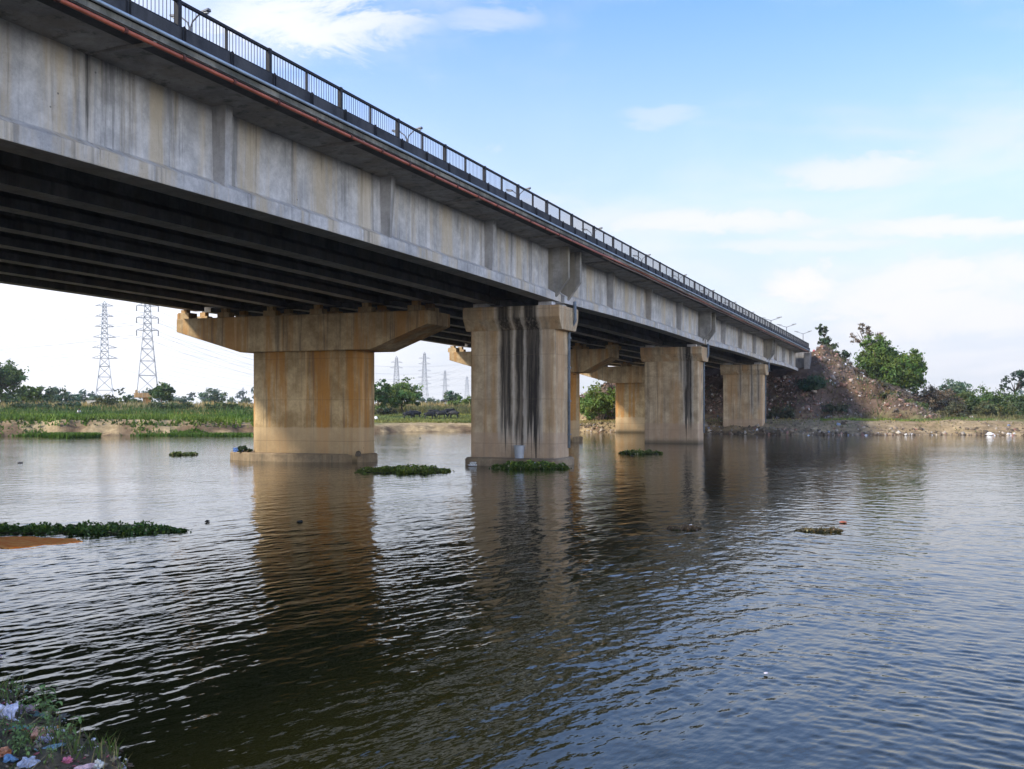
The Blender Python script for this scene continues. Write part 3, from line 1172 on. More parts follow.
for (px, yt, w, dist, n, col, sd, lab) in [
    (34, 403, 44, 218, 1500, (.05, .075, .03), 181, 'wide low dark shrub on the field left of the pale pylon'),
    (70, 402, 30, 224, 1300, (.045, .07, .035), 182, 'low dark shrub on the field in front of the white hut'),
    (170, 402, 44, 222, 1500, (.06, .085, .03), 183, 'wide low shrub on the field in front of the pylon platform'),
    (222, 403, 36, 220, 1300, (.075, .10, .03), 184, 'low yellow green shrub on the field left of the orange pier'),
    (10, 399, 30, 240, 1500, (.05, .075, .03), 185, 'dark shrub below the tall tree at the left edge')]:
    stand('bush', px, yt, w, dist, n, .3, col, sd, lab, 'bush', 'shrubs on the left field')
# left side of the embankment, seen under the bridge
stand('bush', 600, 380, 42, 159.5, 5000, .26, G3, 131, 'bright green bush on the rubble slope seen between the piers under the bridge', 'bush')
stand('bush', 575, 389, 26, 166, 1600, .28, G2, 132, 'green bush mostly hidden by the slim far pier under the bridge', 'bush')
# right bank
stand('bush', 811, 376, 32, 157, 5200, .24, (.035, .07, .035), 141, 'dark bluish green bush growing against the bridge abutment', 'bush', name='shrub')


def hand_tree(px, dist, lobes_px, n, leaf, color, seed, label, cat, trunk_px, group=None, **kw):
    """lobes in picture pixels: (px, y, rx, ry) at that distance; depth radius = rx"""
    p = at(px, dist)
    k = dist / F
    lob = [((a_ - px) * k, (np.random.default_rng(seed + i).uniform(-.5, .5)) * rx * k, EYE + (409 - y) * k - p.z, rx * k, rx * k * .9, ry * k) for i, (a_, y, rx, ry) in enumerate(lobes_px)]
    return tree(kw.get('name', 'broadleaf_tree'), label, cat, p, lob, n, leaf, color, EYE + (409 - trunk_px) * k - p.z, kw.get('tr', .22), seed, group, kw.get('bark', 'bark'), kw.get('limbs', True), fill=kw.get('fill', .35))


hand_tree(880, 176, [(868, 362, 11, 9), (881, 351, 11, 9), (893, 362, 13, 11), (905, 369, 11, 10), (885, 374, 16, 10), (903, 379, 14, 9), (868, 371, 12, 10), (915, 358, 8, 8), (919, 370, 8, 9), (875, 344, 11, 7), (893, 381, 20, 8), (910, 384, 12, 7), (880, 360, 18, 14), (896, 370, 20, 13), (908, 366, 13, 11), (870, 380, 14, 8)],
          26000, .27, (.095, .145, .026), 151, 'big bright green tree with a broad crown on the rubble bank', 'tree', 383, tr=.3)
hand_tree(868, 182, [(866, 333, 9, 6), (858, 339, 7, 6), (875, 338, 9, 6), (862, 328, 6, 4), (882, 342, 6, 4), (868, 342, 9, 6)], 1700, .17, (.14, .10, .06), 152,
          'almost bare brown tree rising behind the big green tree', 'tree', 352, bark='greybark', fill=.6, name='bare_tree')
hand_tree(829, 170, [(823, 332, 6, 5), (826, 341, 7, 5), (831, 351, 10, 6), (825, 358, 10, 6), (837, 356, 10, 8), (821, 328, 4, 4)], 3600, .24, (.045, .07, .03), 153,
          'slim dark tree on top of the rubble heap at the bridge end', 'tree', 362, tr=.12)
stand('tree', 955, 379, 36, 250, 3600, .4, GB, 154, 'rounded hazy tree to the right of the brown thicket', 'tree')
stand('bush', 944, 385, 20, 235, 1400, .36, (.07, .065, .035), 155, 'brownish rounded shrub left of the hazy rounded tree', 'bush')
hand_tree(1015, 190, [(1010, 380, 9, 3.5), (1020, 374, 10, 3.5), (1028, 384, 11, 4), (1006, 387, 6, 3), (1034, 372, 9, 4)], 2200, .22, (.03, .055, .03), 156,
          'tree with flat layered branches at the right edge of the picture', 'tree', 392)
GRB = 'bushes along the right bank'
for (px, yt, w, dist, n, lf, col, sd, lab) in [
    (985, 385, 46, 188, 5200, .26, (.075, .12, .032), 161, 'green bush under the layered tree beside the sandy track'),
    (1016, 389, 50, 184, 5200, .26, (.065, .105, .032), 162, 'dense green bush at the right edge behind the sandy track'),
    (962, 391, 36, 188, 3400, .26, (.095, .12, .04), 163, 'olive green bush behind the pale stone block'),
    (944, 388, 40, 183, 4200, .21, (.15, .115, .075), 164, 'tangled brown thicket right of the tan thicket'),
    (924, 383, 34, 176, 3600, .20, (.17, .13, .08), 165, 'dry tan thicket at the foot of the big green tree'),
    (905, 391, 38, 168, 4000, .19, (.15, .11, .085), 166, 'reddish brown dry shrub below the big green tree'),
    (888, 384, 34, 171, 3600, .19, (.15, .11, .09), 167, 'brown leafless looking shrub on the slope under the big tree'),
    (914, 399, 34, 158, 3000, .2, (.085, .11, .04), 168, 'low green shrub at the foot of the bank below the brown thicket'),
    (872, 400, 32, 158, 2600, .19, (.12, .105, .06), 169, 'low olive brown shrub at the foot of the rubble slope'),
    (837, 403, 26, 153, 1800, .19, (.08, .085, .045), 170, 'small dull green shrub right of the abutment bush'),
    (782, 404, 30, 147, 1800, .19, (.085, .085, .05), 171, 'low dull shrub under the bridge beside the last pier'),
    (1008, 400, 22, 165, 1400, .19, (.11, .125, .045), 172, 'small yellowish bush beside the sandy track'),
    (953, 400, 30, 162, 2200, .19, (.10, .10, .05), 173, 'low straw green shrub between the stone blocks'),
    (891, 404, 24, 152, 1600, .18, (.095, .10, .045), 174, 'small grey green shrub lowest under the brown shrubs'),
    (855, 388, 24, 164, 1500, .18, (.12, .095, .065), 175, 'thin brown shrub in the middle of the rubble slope'),
    (985, 401, 30, 172, 2200, .2, (.10, .105, .045), 176, 'low dull green shrub where the sandy track begins'),
    (1030, 396, 30, 172, 2600, .22, (.055, .085, .035), 177, 'dark shrub cut by the right edge of the picture'),
]:
    bk = 'greybark' if 'brown' in lab else 'bark'
    stand('bush', px, yt, w, dist, n, lf, col, sd, lab, 'bush', GRB, bark=bk)

# ------------------------------------------------------------------ far wood, one mass beyond counting
rg = np.random.default_rng(55)
vs, fs, cs, off = [], [], [], 0
lob = []
for k in range(230):
    px = rg.uniform(-260, 1320)
    dist = rg.uniform(620, 900)
    x = PX(px, dist)
    z = gz(x, dist)
    r = rg.uniform(5, 11)
    hh = rg.uniform(5.0, 9.5)
    lob.append((x, dist, z + hh * .75, r, r * .8, hh * .8))
p, out, which, ns = crown_points(lob, 26000, rg)
v, f = leaf_quads(p, 1.3, rg, out * .7, .2)
tag(np_mesh('distant_wood', v, f, M['leaf'], tints(len(p), (.07, .10, .075), rg, .25, which, ns)),
    'low hazy line of distant woodland along the horizon', 'woodland', kind='stuff')


# ------------------------------------------------------------------ grass, one carpet per bank
def scatter(n, xr, yr, rg, keep):
    x = rg.uniform(*xr, n)
    y = rg.uniform(*yr, n)
    k = keep(x, y)
    return x[k], y[k]


rg = np.random.default_rng(61)
P_, H_, C_ = [], [], []


def field(n, pxr, yr, hr, w, base, keep=None, var=.3):
    d_ = rg.uniform(yr[0] ** .5, yr[1] ** .5, n) ** 2
    px = rg.uniform(*pxr, n)
    x = (px - 512) / F * d_
    ok = (bankd(x, d_) > np.where(x < -20, 1.5, 2.2))
    if keep is not None:
        ok &= keep(x, d_)
    x, d_ = x[ok], d_[ok]
    z = ground_h(x, d_)
    cl = np.tanh(vnoise(x, d_, 8, 12)) * .5 + .5
    P_.append(np.stack([x, d_, z - .03], 1))
    H_.append(rg.uniform(*hr, len(x)) * (.55 + .8 * cl))
    c = np.tile(np.array(base), (len(x), 1)) * rg.uniform(1 - var, 1 + var, (len(x), 1)) * (.6 + .8 * cl[:, None])
    w2 = vnoise(x, d_ * 2.2, 26, 5)[:, None]
    c = c * (1 + .35 * np.tanh(w2) * np.array([1.0, .55, .2]))
    C_.append(c)


def emit(name, w, label, lean=.35):
    global P_, H_, C_
    p, h, c = np.concatenate(P_), np.concatenate(H_), np.concatenate(C_)
    P_, H_, C_ = [], [], []
    v, f = grass_blades(p, h, w, rg, lean)
    return tag(np_mesh(name, v, f, M['grass'], c), label, 'grass', kind='stuff')


field(26000, (-60, 262), (122, 200), (.25, .7), .3, (.085, .135, .022))
field(12000, (-60, 262), (150, 235), (.5, 1.2), .3, (.05, .085, .02), lambda x, y: vnoise(x, y * 2, 22, 9) > 0)
field(8000, (-60, 262), (123, 160), (.2, .5), .3, (.17, .22, .035), lambda x, y: vnoise(x, y * 2, 15, 2) > .1)
field(9000, (-60, 262), (150, 235), (.3, .9), .3, (.20, .17, .06), lambda x, y: vnoise(x, y, 16, 3) > .5)
field(2500, (-60, 262), (119, 126), (.2, .6), .3, (.07, .10, .02), lambda x, y: vnoise(x, y, 6, 16) > .5)
emit('field_grass', .28, 'green field grass growing behind the sandy left bank')
field(11000, (-60, 480), (225, 262), (.6, 1.5), .3, (.27, .21, .10))
emit('dry_grass', .26, 'tall straw coloured grass along the low bund behind the field')
field(12000, (365, 480), (149, 215), (.12, .4), .2, (.16, .17, .05))
field(5000, (365, 480), (205, 240), (.4, 1.1), .25, (.13, .12, .045))
emit('pasture_grass', .22, 'short yellow green pasture grass where the buffaloes graze')
field(9000, (820, 1060), (131, 150), (.10, .35), .15, (.10, .15, .03), lambda x, y: (vnoise(x, y, 7, 8) > -.1) & ~((np.abs(x - (65 + (y - 140) * .55)) < 3)))
field(6000, (690, 1060), (123.5, 150), (.06, .22), .15, (.13, .14, .045), lambda x, y: (vnoise(x, y * 2, 6, 21) > .2) & (embank(x, y) < 1.5))
field(6000, (690, 1060), (127, 175), (.08, .3), .15, (.22, .18, .07), lambda x, y: (vnoise(x, y, 5, 15) > .1) & (embank(x, y) < 2))
field(3500, (820, 1060), (150, 180), (.3, .8), .2, (.12, .11, .05))
field(2200, (575, 660), (140, 165), (.1, .4), .15, (.2, .17, .07))
emit('bank_grass', .15, 'patchy green and straw coloured grass on the right bank')

# dense leafy fringe on the left bank foot, at the water
rg = np.random.default_rng(62)
for (pa, pb, da_, db_, hh, lab, nm) in [
    (-40, 46, 119.5, 123.5, .4, 'sparse green weeds on the bank foot at the left edge', 'bank_weeds'),
    (44, 100, 113, 119, .55, 'bright green weed raft floating in front of the left bank', 'floating_weed_raft'),
    (118, 256, 119.5, 124, .42, 'green reedy fringe along the water foot of the left bank', 'reed_fringe')]:
    n = 5200
    px = rg.uniform(pa, pb, n)
    dd = rg.uniform(da_, db_, n)
    x = (px - 512) / F * dd
    if 'raft' in nm:
        u = (px - (pa + pb) / 2) / ((pb - pa) / 2)
        dd = da_ + (db_ - da_) * (.5 + .5 * rg.uniform(-1, 1, n) * np.sqrt(1 - u * u) * (1 - .3 * u))
        x = (px - 512) / F * dd
        z = np.zeros(n)
    else:
        z = np.maximum(ground_h(x, dd), 0)
        ok = (vnoise(x, dd, 7, 4) + rg.normal(0, .5, n) > .0 - .6 * (px > 170)) & (z < 1.9) & ((px + 22 * vnoise(dd, x, 3, 2) + rg.normal(0, 9, n) > 140) | (pa < 0))
        x, dd, z = x[ok], dd[ok], z[ok]
    n = len(x)
    v, f = grass_blades(np.stack([x, dd, z], 1), rg.uniform(.3, 1, n) * hh, .22, rg, .4)
    c = np.tile(np.array((.075, .135, .02)), (n, 1)) * rg.uniform(.6, 1.4, (n, 1))
    tag(np_mesh(nm, v, f, M['grass'], c), lab, 'weeds', kind=None if 'raft' in nm else 'stuff')


# ------------------------------------------------------------------ floating water weed
def weed_mat(label, px0, px1, yc, thick, n, leaf, hgt_, color, seed, cat='water weed', taper=.6, wedge=0.0):
    """raft of water weed between picture columns px0..px1, at the distance where the water shows at row yc"""
    rg = np.random.default_rng(seed)
    dist = EYE * F / (yc - 409)
    x0, x1 = PX(px0, dist), PX(px1, dist)
    c = Vector(((x0 + x1) / 2, dist, 0))
    half = (x1 - x0) / 2
    u = rg.uniform(-1, 1, n)
    edge = np.sqrt(np.clip(1 - np.abs(u) ** 3, 0, 1)) * (.75 + .25 * np.sin(u * 9 + seed) * np.cos(u * 4))
    v_ = rg.uniform(-1, 1, n) * edge * thick * (1 + wedge * u)
    cl = .55 + .45 * np.tanh(vnoise(u * half * 3, v_ * 3, 1.3, seed % 9) * 1.2)
    stray = rg.random(n) < .07
    v_ = np.where(stray, v_ + rg.normal(0, .25, n) * thick, v_)
    u = np.where(stray & (rg.random(n) < .5), u + rg.normal(0, .06, n), u)
    z = np.where(stray, .15, 1) * rg.uniform(0, 1, n) ** 1.3 * hgt_ * cl * np.clip(edge * 1.3, .25, 1)
    p = np.stack([u * half, v_, z + .01], 1)
    v, f = leaf_quads(p, leaf, rg, None, .7, 1.5, .4)
    t_ = tints(n, color, rg, .4) * (.75 + .6 * (z / hgt_))[:, None]
    yl = rg.random(n) < .16
    t_[yl] *= np.array((1.9, 1.5, 1.0))
    pale = rg.random(n) < .02
    t_[pale] = (.35, .33, .2)
    o = np_mesh('floating_weed', v, f, M['leafdense'], t_, loc=c)
    m2 = MB()
    pts = [(half * .97 * math.cos(a_), thick * .68 * math.sin(a_) * (1 + .2 * math.sin(5 * a_) + .1 * math.sin(9 * a_ + seed))) for a_ in np.linspace(0, 6.283, 28, endpoint=False)]
    add_ring_solid(m2, [(pts, -.05), (pts, .022)])
    m2.build('root_mat', M['foot2'], o)
    return tag(o, label, cat, 'rafts of floating water weed')


M['foot2'] = plain('weed_roots', (.03, .032, .015), .95, .4, 5.0, bump=.7)
weed_mat('long dark green weed raft floating alone at the left edge of the water', -30, 186, 531, .75, 9000, .06, .20, (.06, .115, .028), 201)
weed_mat('green weed raft touching the right foot of the wide orange pier', 358, 450, 471.5, 1.9, 6500, .10, .28, (.10, .14, .028), 202, wedge=.25)
weed_mat('grassy weed clump along the foot of the black streaked pier', 492, 568, 468.3, .8, 5200, .11, .42, (.09, .14, .028), 203)
weed_mat('small weed tuft floating between the middle piers', 620, 662, 453.5, 1.3, 1300, .12, .28, (.10, .13, .03), 204)
weed_mat('tiny weed patch floating left of the wide orange pier', 170, 197, 455, .9, 1100, .13, .22, (.07, .10, .03), 205)
weed_mat('faint weed tuft afloat in the sky reflection on the right', 798, 842, 531, .35, 700, .055, .07, (.09, .075, .04), 206)
weed_mat('brown scrap raft drifting in the bridge reflection', 668, 700, 529, .4, 800, .05, .07, (.085, .06, .04), 207)
# orange scum lying against the left raft
rg = np.random.default_rng(208)
dist = 25.0
mb = MB()
pts = []
for a_ in np.linspace(0, 6.283, 60, endpoint=False):
    pts.append((1.3 * math.cos(a_) * (1 + .10 * math.sin(3 * a_ + 1) + .05 * math.sin(11 * a_) + .03 * math.sin(23 * a_)), .95 * math.sin(a_) * (1 + .14 * math.sin(4 * a_) + .05 * math.sin(13 * a_))))
add_ring_solid(mb, [(pts, -.02), (pts, .014)])
N = NT('orange_scum')
co = N.coord('Object')
c = N.mix(N.ramp(N.noise(co, 5, 6, .7), .35, .65), (.80, .17, .012), (.85, .36, .08))
N.principled(c, .85, N.bump(N.noise(co, 20, 5, .7), .6, .02), .2)
tag(mb.build('floating_scum', N.mat, None, (PX(14, 24.3), 24.3, 0)), 'orange scum floating in front of the left weed raft', 'scum')

# weeds rooted on the footing of the wide orange pier
p = W(37.4, 53.2, .46)
bush('footing_weed', 'small weedy shrub growing on the left end of the orange pier footing', 'weed', p, [(0, 0, .2, .25, .22, .2), (.3, 0, .13, .25, .2, .13), (-.15, 0, .2, .14, .14, .28)], 800, .065, (.05, .075, .03), 211, stems=4)
rg = np.random.default_rng(212)


def lump(label, name, loc, size, color, seed, cat, group=None, crumple=.3, sub=3, rough=.6, flat=1.0):
    """crumpled closed shape with its own folds: bags, stones, sacks"""
    rg = np.random.default_rng(seed)
    bm = bmesh.new()
    bmesh.ops.create_icosphere(bm, subdivisions=sub, radius=1)
    dirs = rg.normal(0, 1, (9, 3))
    dirs /= np.linalg.norm(dirs, axis=1, keepdims=True)
    for v in bm.verts:
        c = np.array(v.co)
        k = 1 + crumple * sum(math.sin(3.2 * (j % 3 + 1) * float(c @ dirs[j]) + j) * .22 for j in range(9)) + rg.normal(0, crumple * .08)
        v.co = v.co * k
        v.co.x *= size[0]
        v.co.y *= size[1]
        v.co.z = max(v.co.z, -.35) * size[2] * flat
    me = bpy.data.meshes.new(name)
    bm.to_mesh(me)
    bm.free()
    key = 'lump_%.2f_%.2f_%.2f' % color
    if key not in M:
        M[key] = plain('coloured_plastic', tuple(c * .85 for c in color), rough, .45, 14.0)
    me.materials.append(M[key])
    o = bpy.data.objects.new(name, me)
    COL.objects.link(o)
    o.location = loc
    o.rotation_euler = (0, 0, rg.uniform(0, 6))
    return tag(o, label, cat, group)


p = W(38.0, 53.6, .55)
lump('blue plastic bag caught on the left end of the orange pier footing', 'plastic_bag', p, (.28, .22, .2), (.10, .2, .5), 221, 'plastic bag')
lump('dark lump of drifted rubbish against the right end of the orange pier footing', 'rubbish_lump', W(29.4, 52.6, .45), (.16, .16, .2), (.12, .09, .06), 222, 'rubbish')
# bin-like grey drum standing on the footing of the streaked pier
mb = MB()
q = []
for k in range(14):
    a_ = 6.283 * k / 14
    q.append((.27 * math.cos(a_), .27 * math.sin(a_)))
add_ring_solid(mb, [([(x * .88, y * .88) for x, y in q], 0), (q, .62), ([(x * 1.06, y * 1.06) for x, y in q], .63), ([(x * 1.06, y * 1.06) for x, y in q], .67)])
tag(mb.build('bucket', M['steel'], None, W(20.05, 52.99, .421)), 'grey bucket standing on the footing of the black streaked pier', 'bucket')
for k, (t, col, lab) in enumerate([(22.2, (.7, .7, .68), 'white plastic bag at the left foot of the black streaked pier'),
                                   (19.6, (.75, .76, .8), 'white plastic scrap in the weeds at the middle of the streaked pier foot'),
                                   (18.9, (.62, .68, .75), 'pale plastic bag in the weeds near the right corner of the streaked pier'),
                                   (17.9, (.32, .15, .12), 'reddish brown rubbish at the right corner of the streaked pier')]):
    lump(lab, 'plastic_bag' if k < 3 else 'rubbish_lump', W(t, 51.9, .08), (.2, .15, .13), col, 231 + k, 'plastic bag' if k < 3 else 'rubbish', None, .8)

# loose things lying on the water
for k, (px, y, sz, col, nm, lab) in enumerate([
    (691, 525, .10, (.75, .72, .68), 'plastic_scrap', 'white scrap on the brown raft in the bridge reflection'),
    (843, 522, .16, (.40, .12, .06), 'plastic_scrap', 'rust red scrap floating highest in the right sky reflection'),
    (835, 530, .13, (.30, .05, .04), 'plastic_scrap', 'dark red scrap beside the faint weed tuft'),
    (766, 674, .05, (.6, .55, .6), 'plastic_scrap', 'small pale scrap floating alone in the blue water'),
    (300, 521, .14, (.02, .022, .018), 'driftwood', 'dark driftwood lump floating in the orange pier reflection'),
    (207, 521, .14, (.03, .03, .025), 'driftwood', 'small dark driftwood right of the long weed raft'),
    (420, 437, .22, (.03, .03, .03), 'driftwood', 'dark speck of driftwood between the two near piers'),
    (172, 453, .25, (.04, .035, .03), 'driftwood', 'dark stub of driftwood at the left of the tiny weed patch'),
    (20, 462, .25, (.04, .035, .03), 'driftwood', 'dark driftwood speck near the left edge of the picture'),
    (632, 455, .22, (.05, .045, .03), 'driftwood', 'dark stub at the left of the small weed tuft')]):
    dist = EYE * F / (y + 1 - 409)
    lump(lab, nm, (PX(px, dist), dist, .02), (sz * (1.2 if 'drift' in nm else .7), sz * .45, sz * (.2 if 'drift' in nm else .22)), col, 250 + k, 'scrap' if 'scrap' in nm else 'driftwood', sub=2)

# ------------------------------------------------------------------ rubble on the heap (beyond counting) and litter on the right bank
rg = np.random.default_rng(71)
n = 20000
s = rg.uniform(153, 186, n)
t = rg.uniform(-2, 58, n)
x = s * SN - t * CS
y = s * CS + t * SN
e = embank(x, y)
ok = (e > 1.4) & ((t < 16.2) | (t > 44.5) | (s < 166.5)) & (vnoise(x, y, 6, 20) + rg.normal(0, .5, n) > -.55)
x, y, s, t = x[ok], y[ok], s[ok], t[ok]
z = ground_h(x, y)
n = len(x)
V_, F_, C_ = [], [], []
pal = np.array([(.22, .125, .09), (.27, .17, .13), (.16, .115, .085), (.34, .28, .23), (.10, .08, .06), (.48, .44, .40), (.24, .12, .08), (.14, .115, .095), (.62, .60, .58), (.14, .18, .23), (.32, .27, .12)])
pw = np.array([.18, .10, .24, .08, .20, .03, .07, .07, .012, .01, .008])
pick = rg.choice(len(pal), n, p=pw / pw.sum())
cube = np.array([(-1, -1, -1), (1, -1, -1), (1, 1, -1), (-1, 1, -1), (-1, -1, 1), (1, -1, 1), (1, 1, 1), (-1, 1, 1)], float)
cf = np.array([(3, 2, 1, 0), (4, 5, 6, 7), (0, 1, 5, 4), (1, 2, 6, 5), (2, 3, 7, 6), (3, 0, 4, 7)])
size = np.exp(rg.normal(-2.5, .5, n))[:, None] * rg.uniform(.5, 1.5, (n, 3))
A = rg.normal(0, 1, (n, 3, 3))
Q, _ = np.linalg.qr(A)
pts = cube[None] * rg.uniform(.7, 1.15, (n, 8, 3)) * size[:, None, :]
pts = np.einsum('nij,nkj->nki', Q, pts) + np.stack([x, y, z + .05], 1)[:, None, :]
faces = (cf[None] + (np.arange(n) * 8)[:, None, None]).reshape(-1, 4)
cols = np.repeat(pal[pick] * rg.uniform(.75, 1.25, (n, 1)), 6, axis=0)
tag(np_mesh('rubble', pts.reshape(-1, 3), faces, M['tinted'], cols), 'tipped brick and stone rubble covering the slope at the bridge end', 'rubble', kind='stuff')

# dry scrub stalks among the rubble, thousands of twigs
n = 26000
s = rg.uniform(153, 190, n)
t = rg.uniform(-3, 58, n)
x = s * SN - t * CS
y = s * CS + t * SN
ok = (embank(x, y) > .6) & ((t < 16) | (t > 44.5) | (s < 164)) & (vnoise(x, y, 8, 22) + rg.normal(0, .3, n) > .15)
x, y = x[ok], y[ok]
pp = np.stack([x, y, ground_h(x, y)], 1)
v, f = grass_blades(pp, rg.uniform(.25, .9, len(x)), .11, rg, .6)
c = np.tile(np.array((.17, .12, .08)), (len(x), 1)) * rg.uniform(.5, 1.4, (len(x), 1))
gsel = vnoise(x, y, 6, 7) + rg.normal(0, .5, len(x)) > .7
c[gsel] = np.array((.08, .12, .035)) * rg.uniform(.7, 1.3, (gsel.sum(), 1))
tag(np_mesh('dry_scrub', v, f, M['grass'], c), 'dry brown scrub growing through the rubble slope', 'scrub', kind='stuff')

# gravel and litter crumbs along the waterline of the far bank
n = 1500
px = rg.uniform(575, 1060, n)
x0 = rg.uniform(8, 75, n)
yb = np.interp(x0, WX, WY)
yy = yb + rg.gamma(2.0, 1.3, n) - .6
zz = ground_h(x0, yy)
ok = (zz > -.05) & (zz < 1.7)
x0, yy, zz = x0[ok], yy[ok], zz[ok]
n = len(x0)
size = np.exp(rg.normal(-2.55, .45, n))[:, None] * rg.uniform(.6, 1.5, (n, 3))
Q, _ = np.linalg.qr(rg.normal(0, 1, (n, 3, 3)))
pts = np.einsum('nij,nkj->nki', Q, cube[None] * rg.uniform(.7, 1.15, (n, 8, 3)) * size[:, None, :]) + np.stack([x0, yy, zz + .03], 1)[:, None, :]
faces = (cf[None] + (np.arange(n) * 8)[:, None, None]).reshape(-1, 4)
pal2 = np.array([(.12, .09, .06), (.25, .19, .13), (.38, .32, .25), (.30, .16, .12), (.62, .60, .58), (.2, .23, .3)])
cols = np.repeat(pal2[rg.choice(6, n, p=[.38, .34, .17, .08, .02, .01])] * rg.uniform(.7, 1.25, (n, 1)), 6, axis=0)
tag(np_mesh('shore_gravel', pts.reshape(-1, 3), faces, M['tinted'], cols), 'stones and crumbs of litter strewn along the right waterline', 'gravel', kind='stuff')

for k, (px, dist, sz, col, nm, lab) in enumerate([
    (990, 122.5, (.95, .6, .45), (.80, .80, .82), 'plastic_bag', 'large white plastic heap at the right waterline'),
    (808, 123.2, (.55, .4, .3), (.70, .74, .80), 'plastic_bag', 'pale blue white bag at the waterline below the abutment bush'),
    (802, 123.0, (.3, .3, .25), (.7, .72, .76), 'plastic_bag', 'smaller pale bag just left of the pale blue white bag'),
    (866, 123.3, (.42, .3, .28), (.74, .72, .70), 'plastic_bag', 'white bag at the waterline under the rubble slope'),
    (898, 124.2, (.6, .4, .4), (.62, .56, .46), 'stone', 'leaning pale stone on the bank edge'),
    (906, 123.3, (.3, .3, .25), (.75, .73, .7), 'plastic_bag', 'small white bag just right of the leaning pale stone'),
    (955, 122.8, (.5, .3, .25), (.55, .45, .35), 'stone', 'tan stone at the waterline left of the large white heap'),
    (1010, 123.0, (.35, .3, .25), (.6, .58, .55), 'stone', 'grey stone at the waterline right of the large white heap'),
    (972, 166, (1.05, .8, .85), (.60, .55, .48), 'stone_block', 'big pale stone block standing before the green bushes'),
    (929, 165, (1.2, .8, .55), (.48, .40, .32), 'stone_block', 'tan stone block at the foot of the brown thicket'),
    (862, 172, (.6, .5, .5), (.78, .76, .74), 'sack', 'white sack lying high on the rubble slope'),
    (845, 163, (.5, .4, .4), (.72, .70, .72), 'sack', 'white sack lying low on the rubble slope'),
    (836, 168, (.7, .5, .35), (.60, .30, .24), 'sack', 'pinkish red cloth bundle on top of the rubble heap'),
    (852, 166, (.5, .4, .35), (.50, .42, .14), 'sack', 'dull yellow sack on the middle of the rubble slope'),
    (814, 167, (.5, .4, .35), (.45, .10, .12), 'sack', 'crimson cloth bundle next to the end of the bridge')]):
    p = at(px, dist)
    lump(lab, nm, p + Vector((0, 0, sz[2] * .1)), tuple(.55 * q for q in sz), col, 300 + k, nm.replace('_', ' '), 'litter and stones on the right bank', .35 if 'stone' not in nm else .2)

# ------------------------------------------------------------------ pylons
def pylon(label, px, dist, ytop, base_w, waist_w, y_waist, arms, body_mat, seed, member=.2, zfoot=None, cap_h=1.0, insul=False, group='pylons behind the fields', top_w=None):
    """lattice tower. arms: list of (y, half width px)"""
    k = dist / F
    p = at(px, dist)
    z0 = p.z if zfoot is None else zfoot
    p.z = z0
    zz = lambda y: EYE + (409 - y) * k - z0
    root = empty('power_pylon', p, label, 'pylon', group, rotz=.35)
    top = zz(ytop)
    zw = zz(y_waist)
    bw, ww = base_w * k / 2, waist_w * k / 2
    tw = (top_w or waist_w * .45) * k / 2

    def half(z):
        if z < zw:
            return bw + (ww - bw) * z / zw
        return ww + (tw - ww) * (z - zw) / (top - zw)
    mb = MB()
    lev = [0]
    while lev[-1] < top - cap_h:
        lev.append(lev[-1] + max(half(lev[-1]) * 1.75, 1.2))
    lev[-1] = top - cap_h
    corners = [(1, 1), (-1, 1), (-1, -1), (1, -1)]
    for a_, b_ in zip(lev[:-1], lev[1:]):
        ha, hb = half(a_), half(b_)
        for i in range(4):
            (cx, cy), (dx, dy) = corners[i], corners[(i + 1) % 4]
            mb.beam((cx * ha, cy * ha, a_), (cx * hb, cy * hb, b_), member)
            mb.beam((cx * ha, cy * ha, a_), (dx * hb, dy * hb, b_), member * .6)
            mb.beam((dx * ha, dy * ha, a_), (cx * hb, cy * hb, b_), member * .6)
            mb.beam((cx * hb, cy * hb, b_), (dx * hb, dy * hb, b_), member * .6)
    ht = half(lev[-1])
    for cx, cy in corners:
        mb.beam((cx * ht, cy * ht, lev[-1]), (0, 0, top), member * .8)
    mb.build('lattice_body', M[body_mat], root)
    for y, hw in arms:
        z = zz(y)
        hz = half(z)
        w = hw * k
        for sg in (1, -1):
            mb = MB()
            rise = .10 * w
            for cy in (1, -1):
                mb.beam((sg * hz, cy * hz, z), (sg * w, 0, z + rise * .3), member * .7)
            mb.beam((sg * hz, 0, z + w * .28), (sg * w, 0, z + rise * .3), member * .7)
            for q in (.35, .65):
                xm = hz + (w - hz) * q
                mb.beam((sg * xm, hz * (1 - q), z), (sg * xm, -hz * (1 - q), z), member * .5)
                mb.beam((sg * xm, 0, z), (sg * xm, 0, z + w * .28 * (1 - q)), member * .5)
            arm = mb.build('cross_arm', M[body_mat], root)
            if insul:
                mb = MB()
                mb.tube([(sg * w * .98, 0, z - .02), (sg * w * .98, 0, z - 5.4 * k)], .13, 6)
                mb.build('insulator', M['insul'], arm)
    return root, p, [(zz(y), hw * k) for y, hw in arms]


p1 = pylon('pale lattice pylon with six pairs of arms, the leftmost big one', 104.5, 360, 301, 19, 8, 360,
           [(306, 8.5), (316.5, 8.5), (326.7, 9), (337.5, 11), (348, 11.5), (358.5, 12)], 'steel', 1, .24, top_w=3.4)
pf = at(147, 280)
k = 280 / F
p2 = pylon('grey lattice pylon standing on a concrete platform beside the pale pylon', 147.5, 280, 292, 20, 8, 331,
           [(306, 10.5), (318, 10.5), (330.5, 10.5)], 'dark_steel', 2, .17, zfoot=EYE + (409 - 393) * k, insul=True, top_w=4.5)
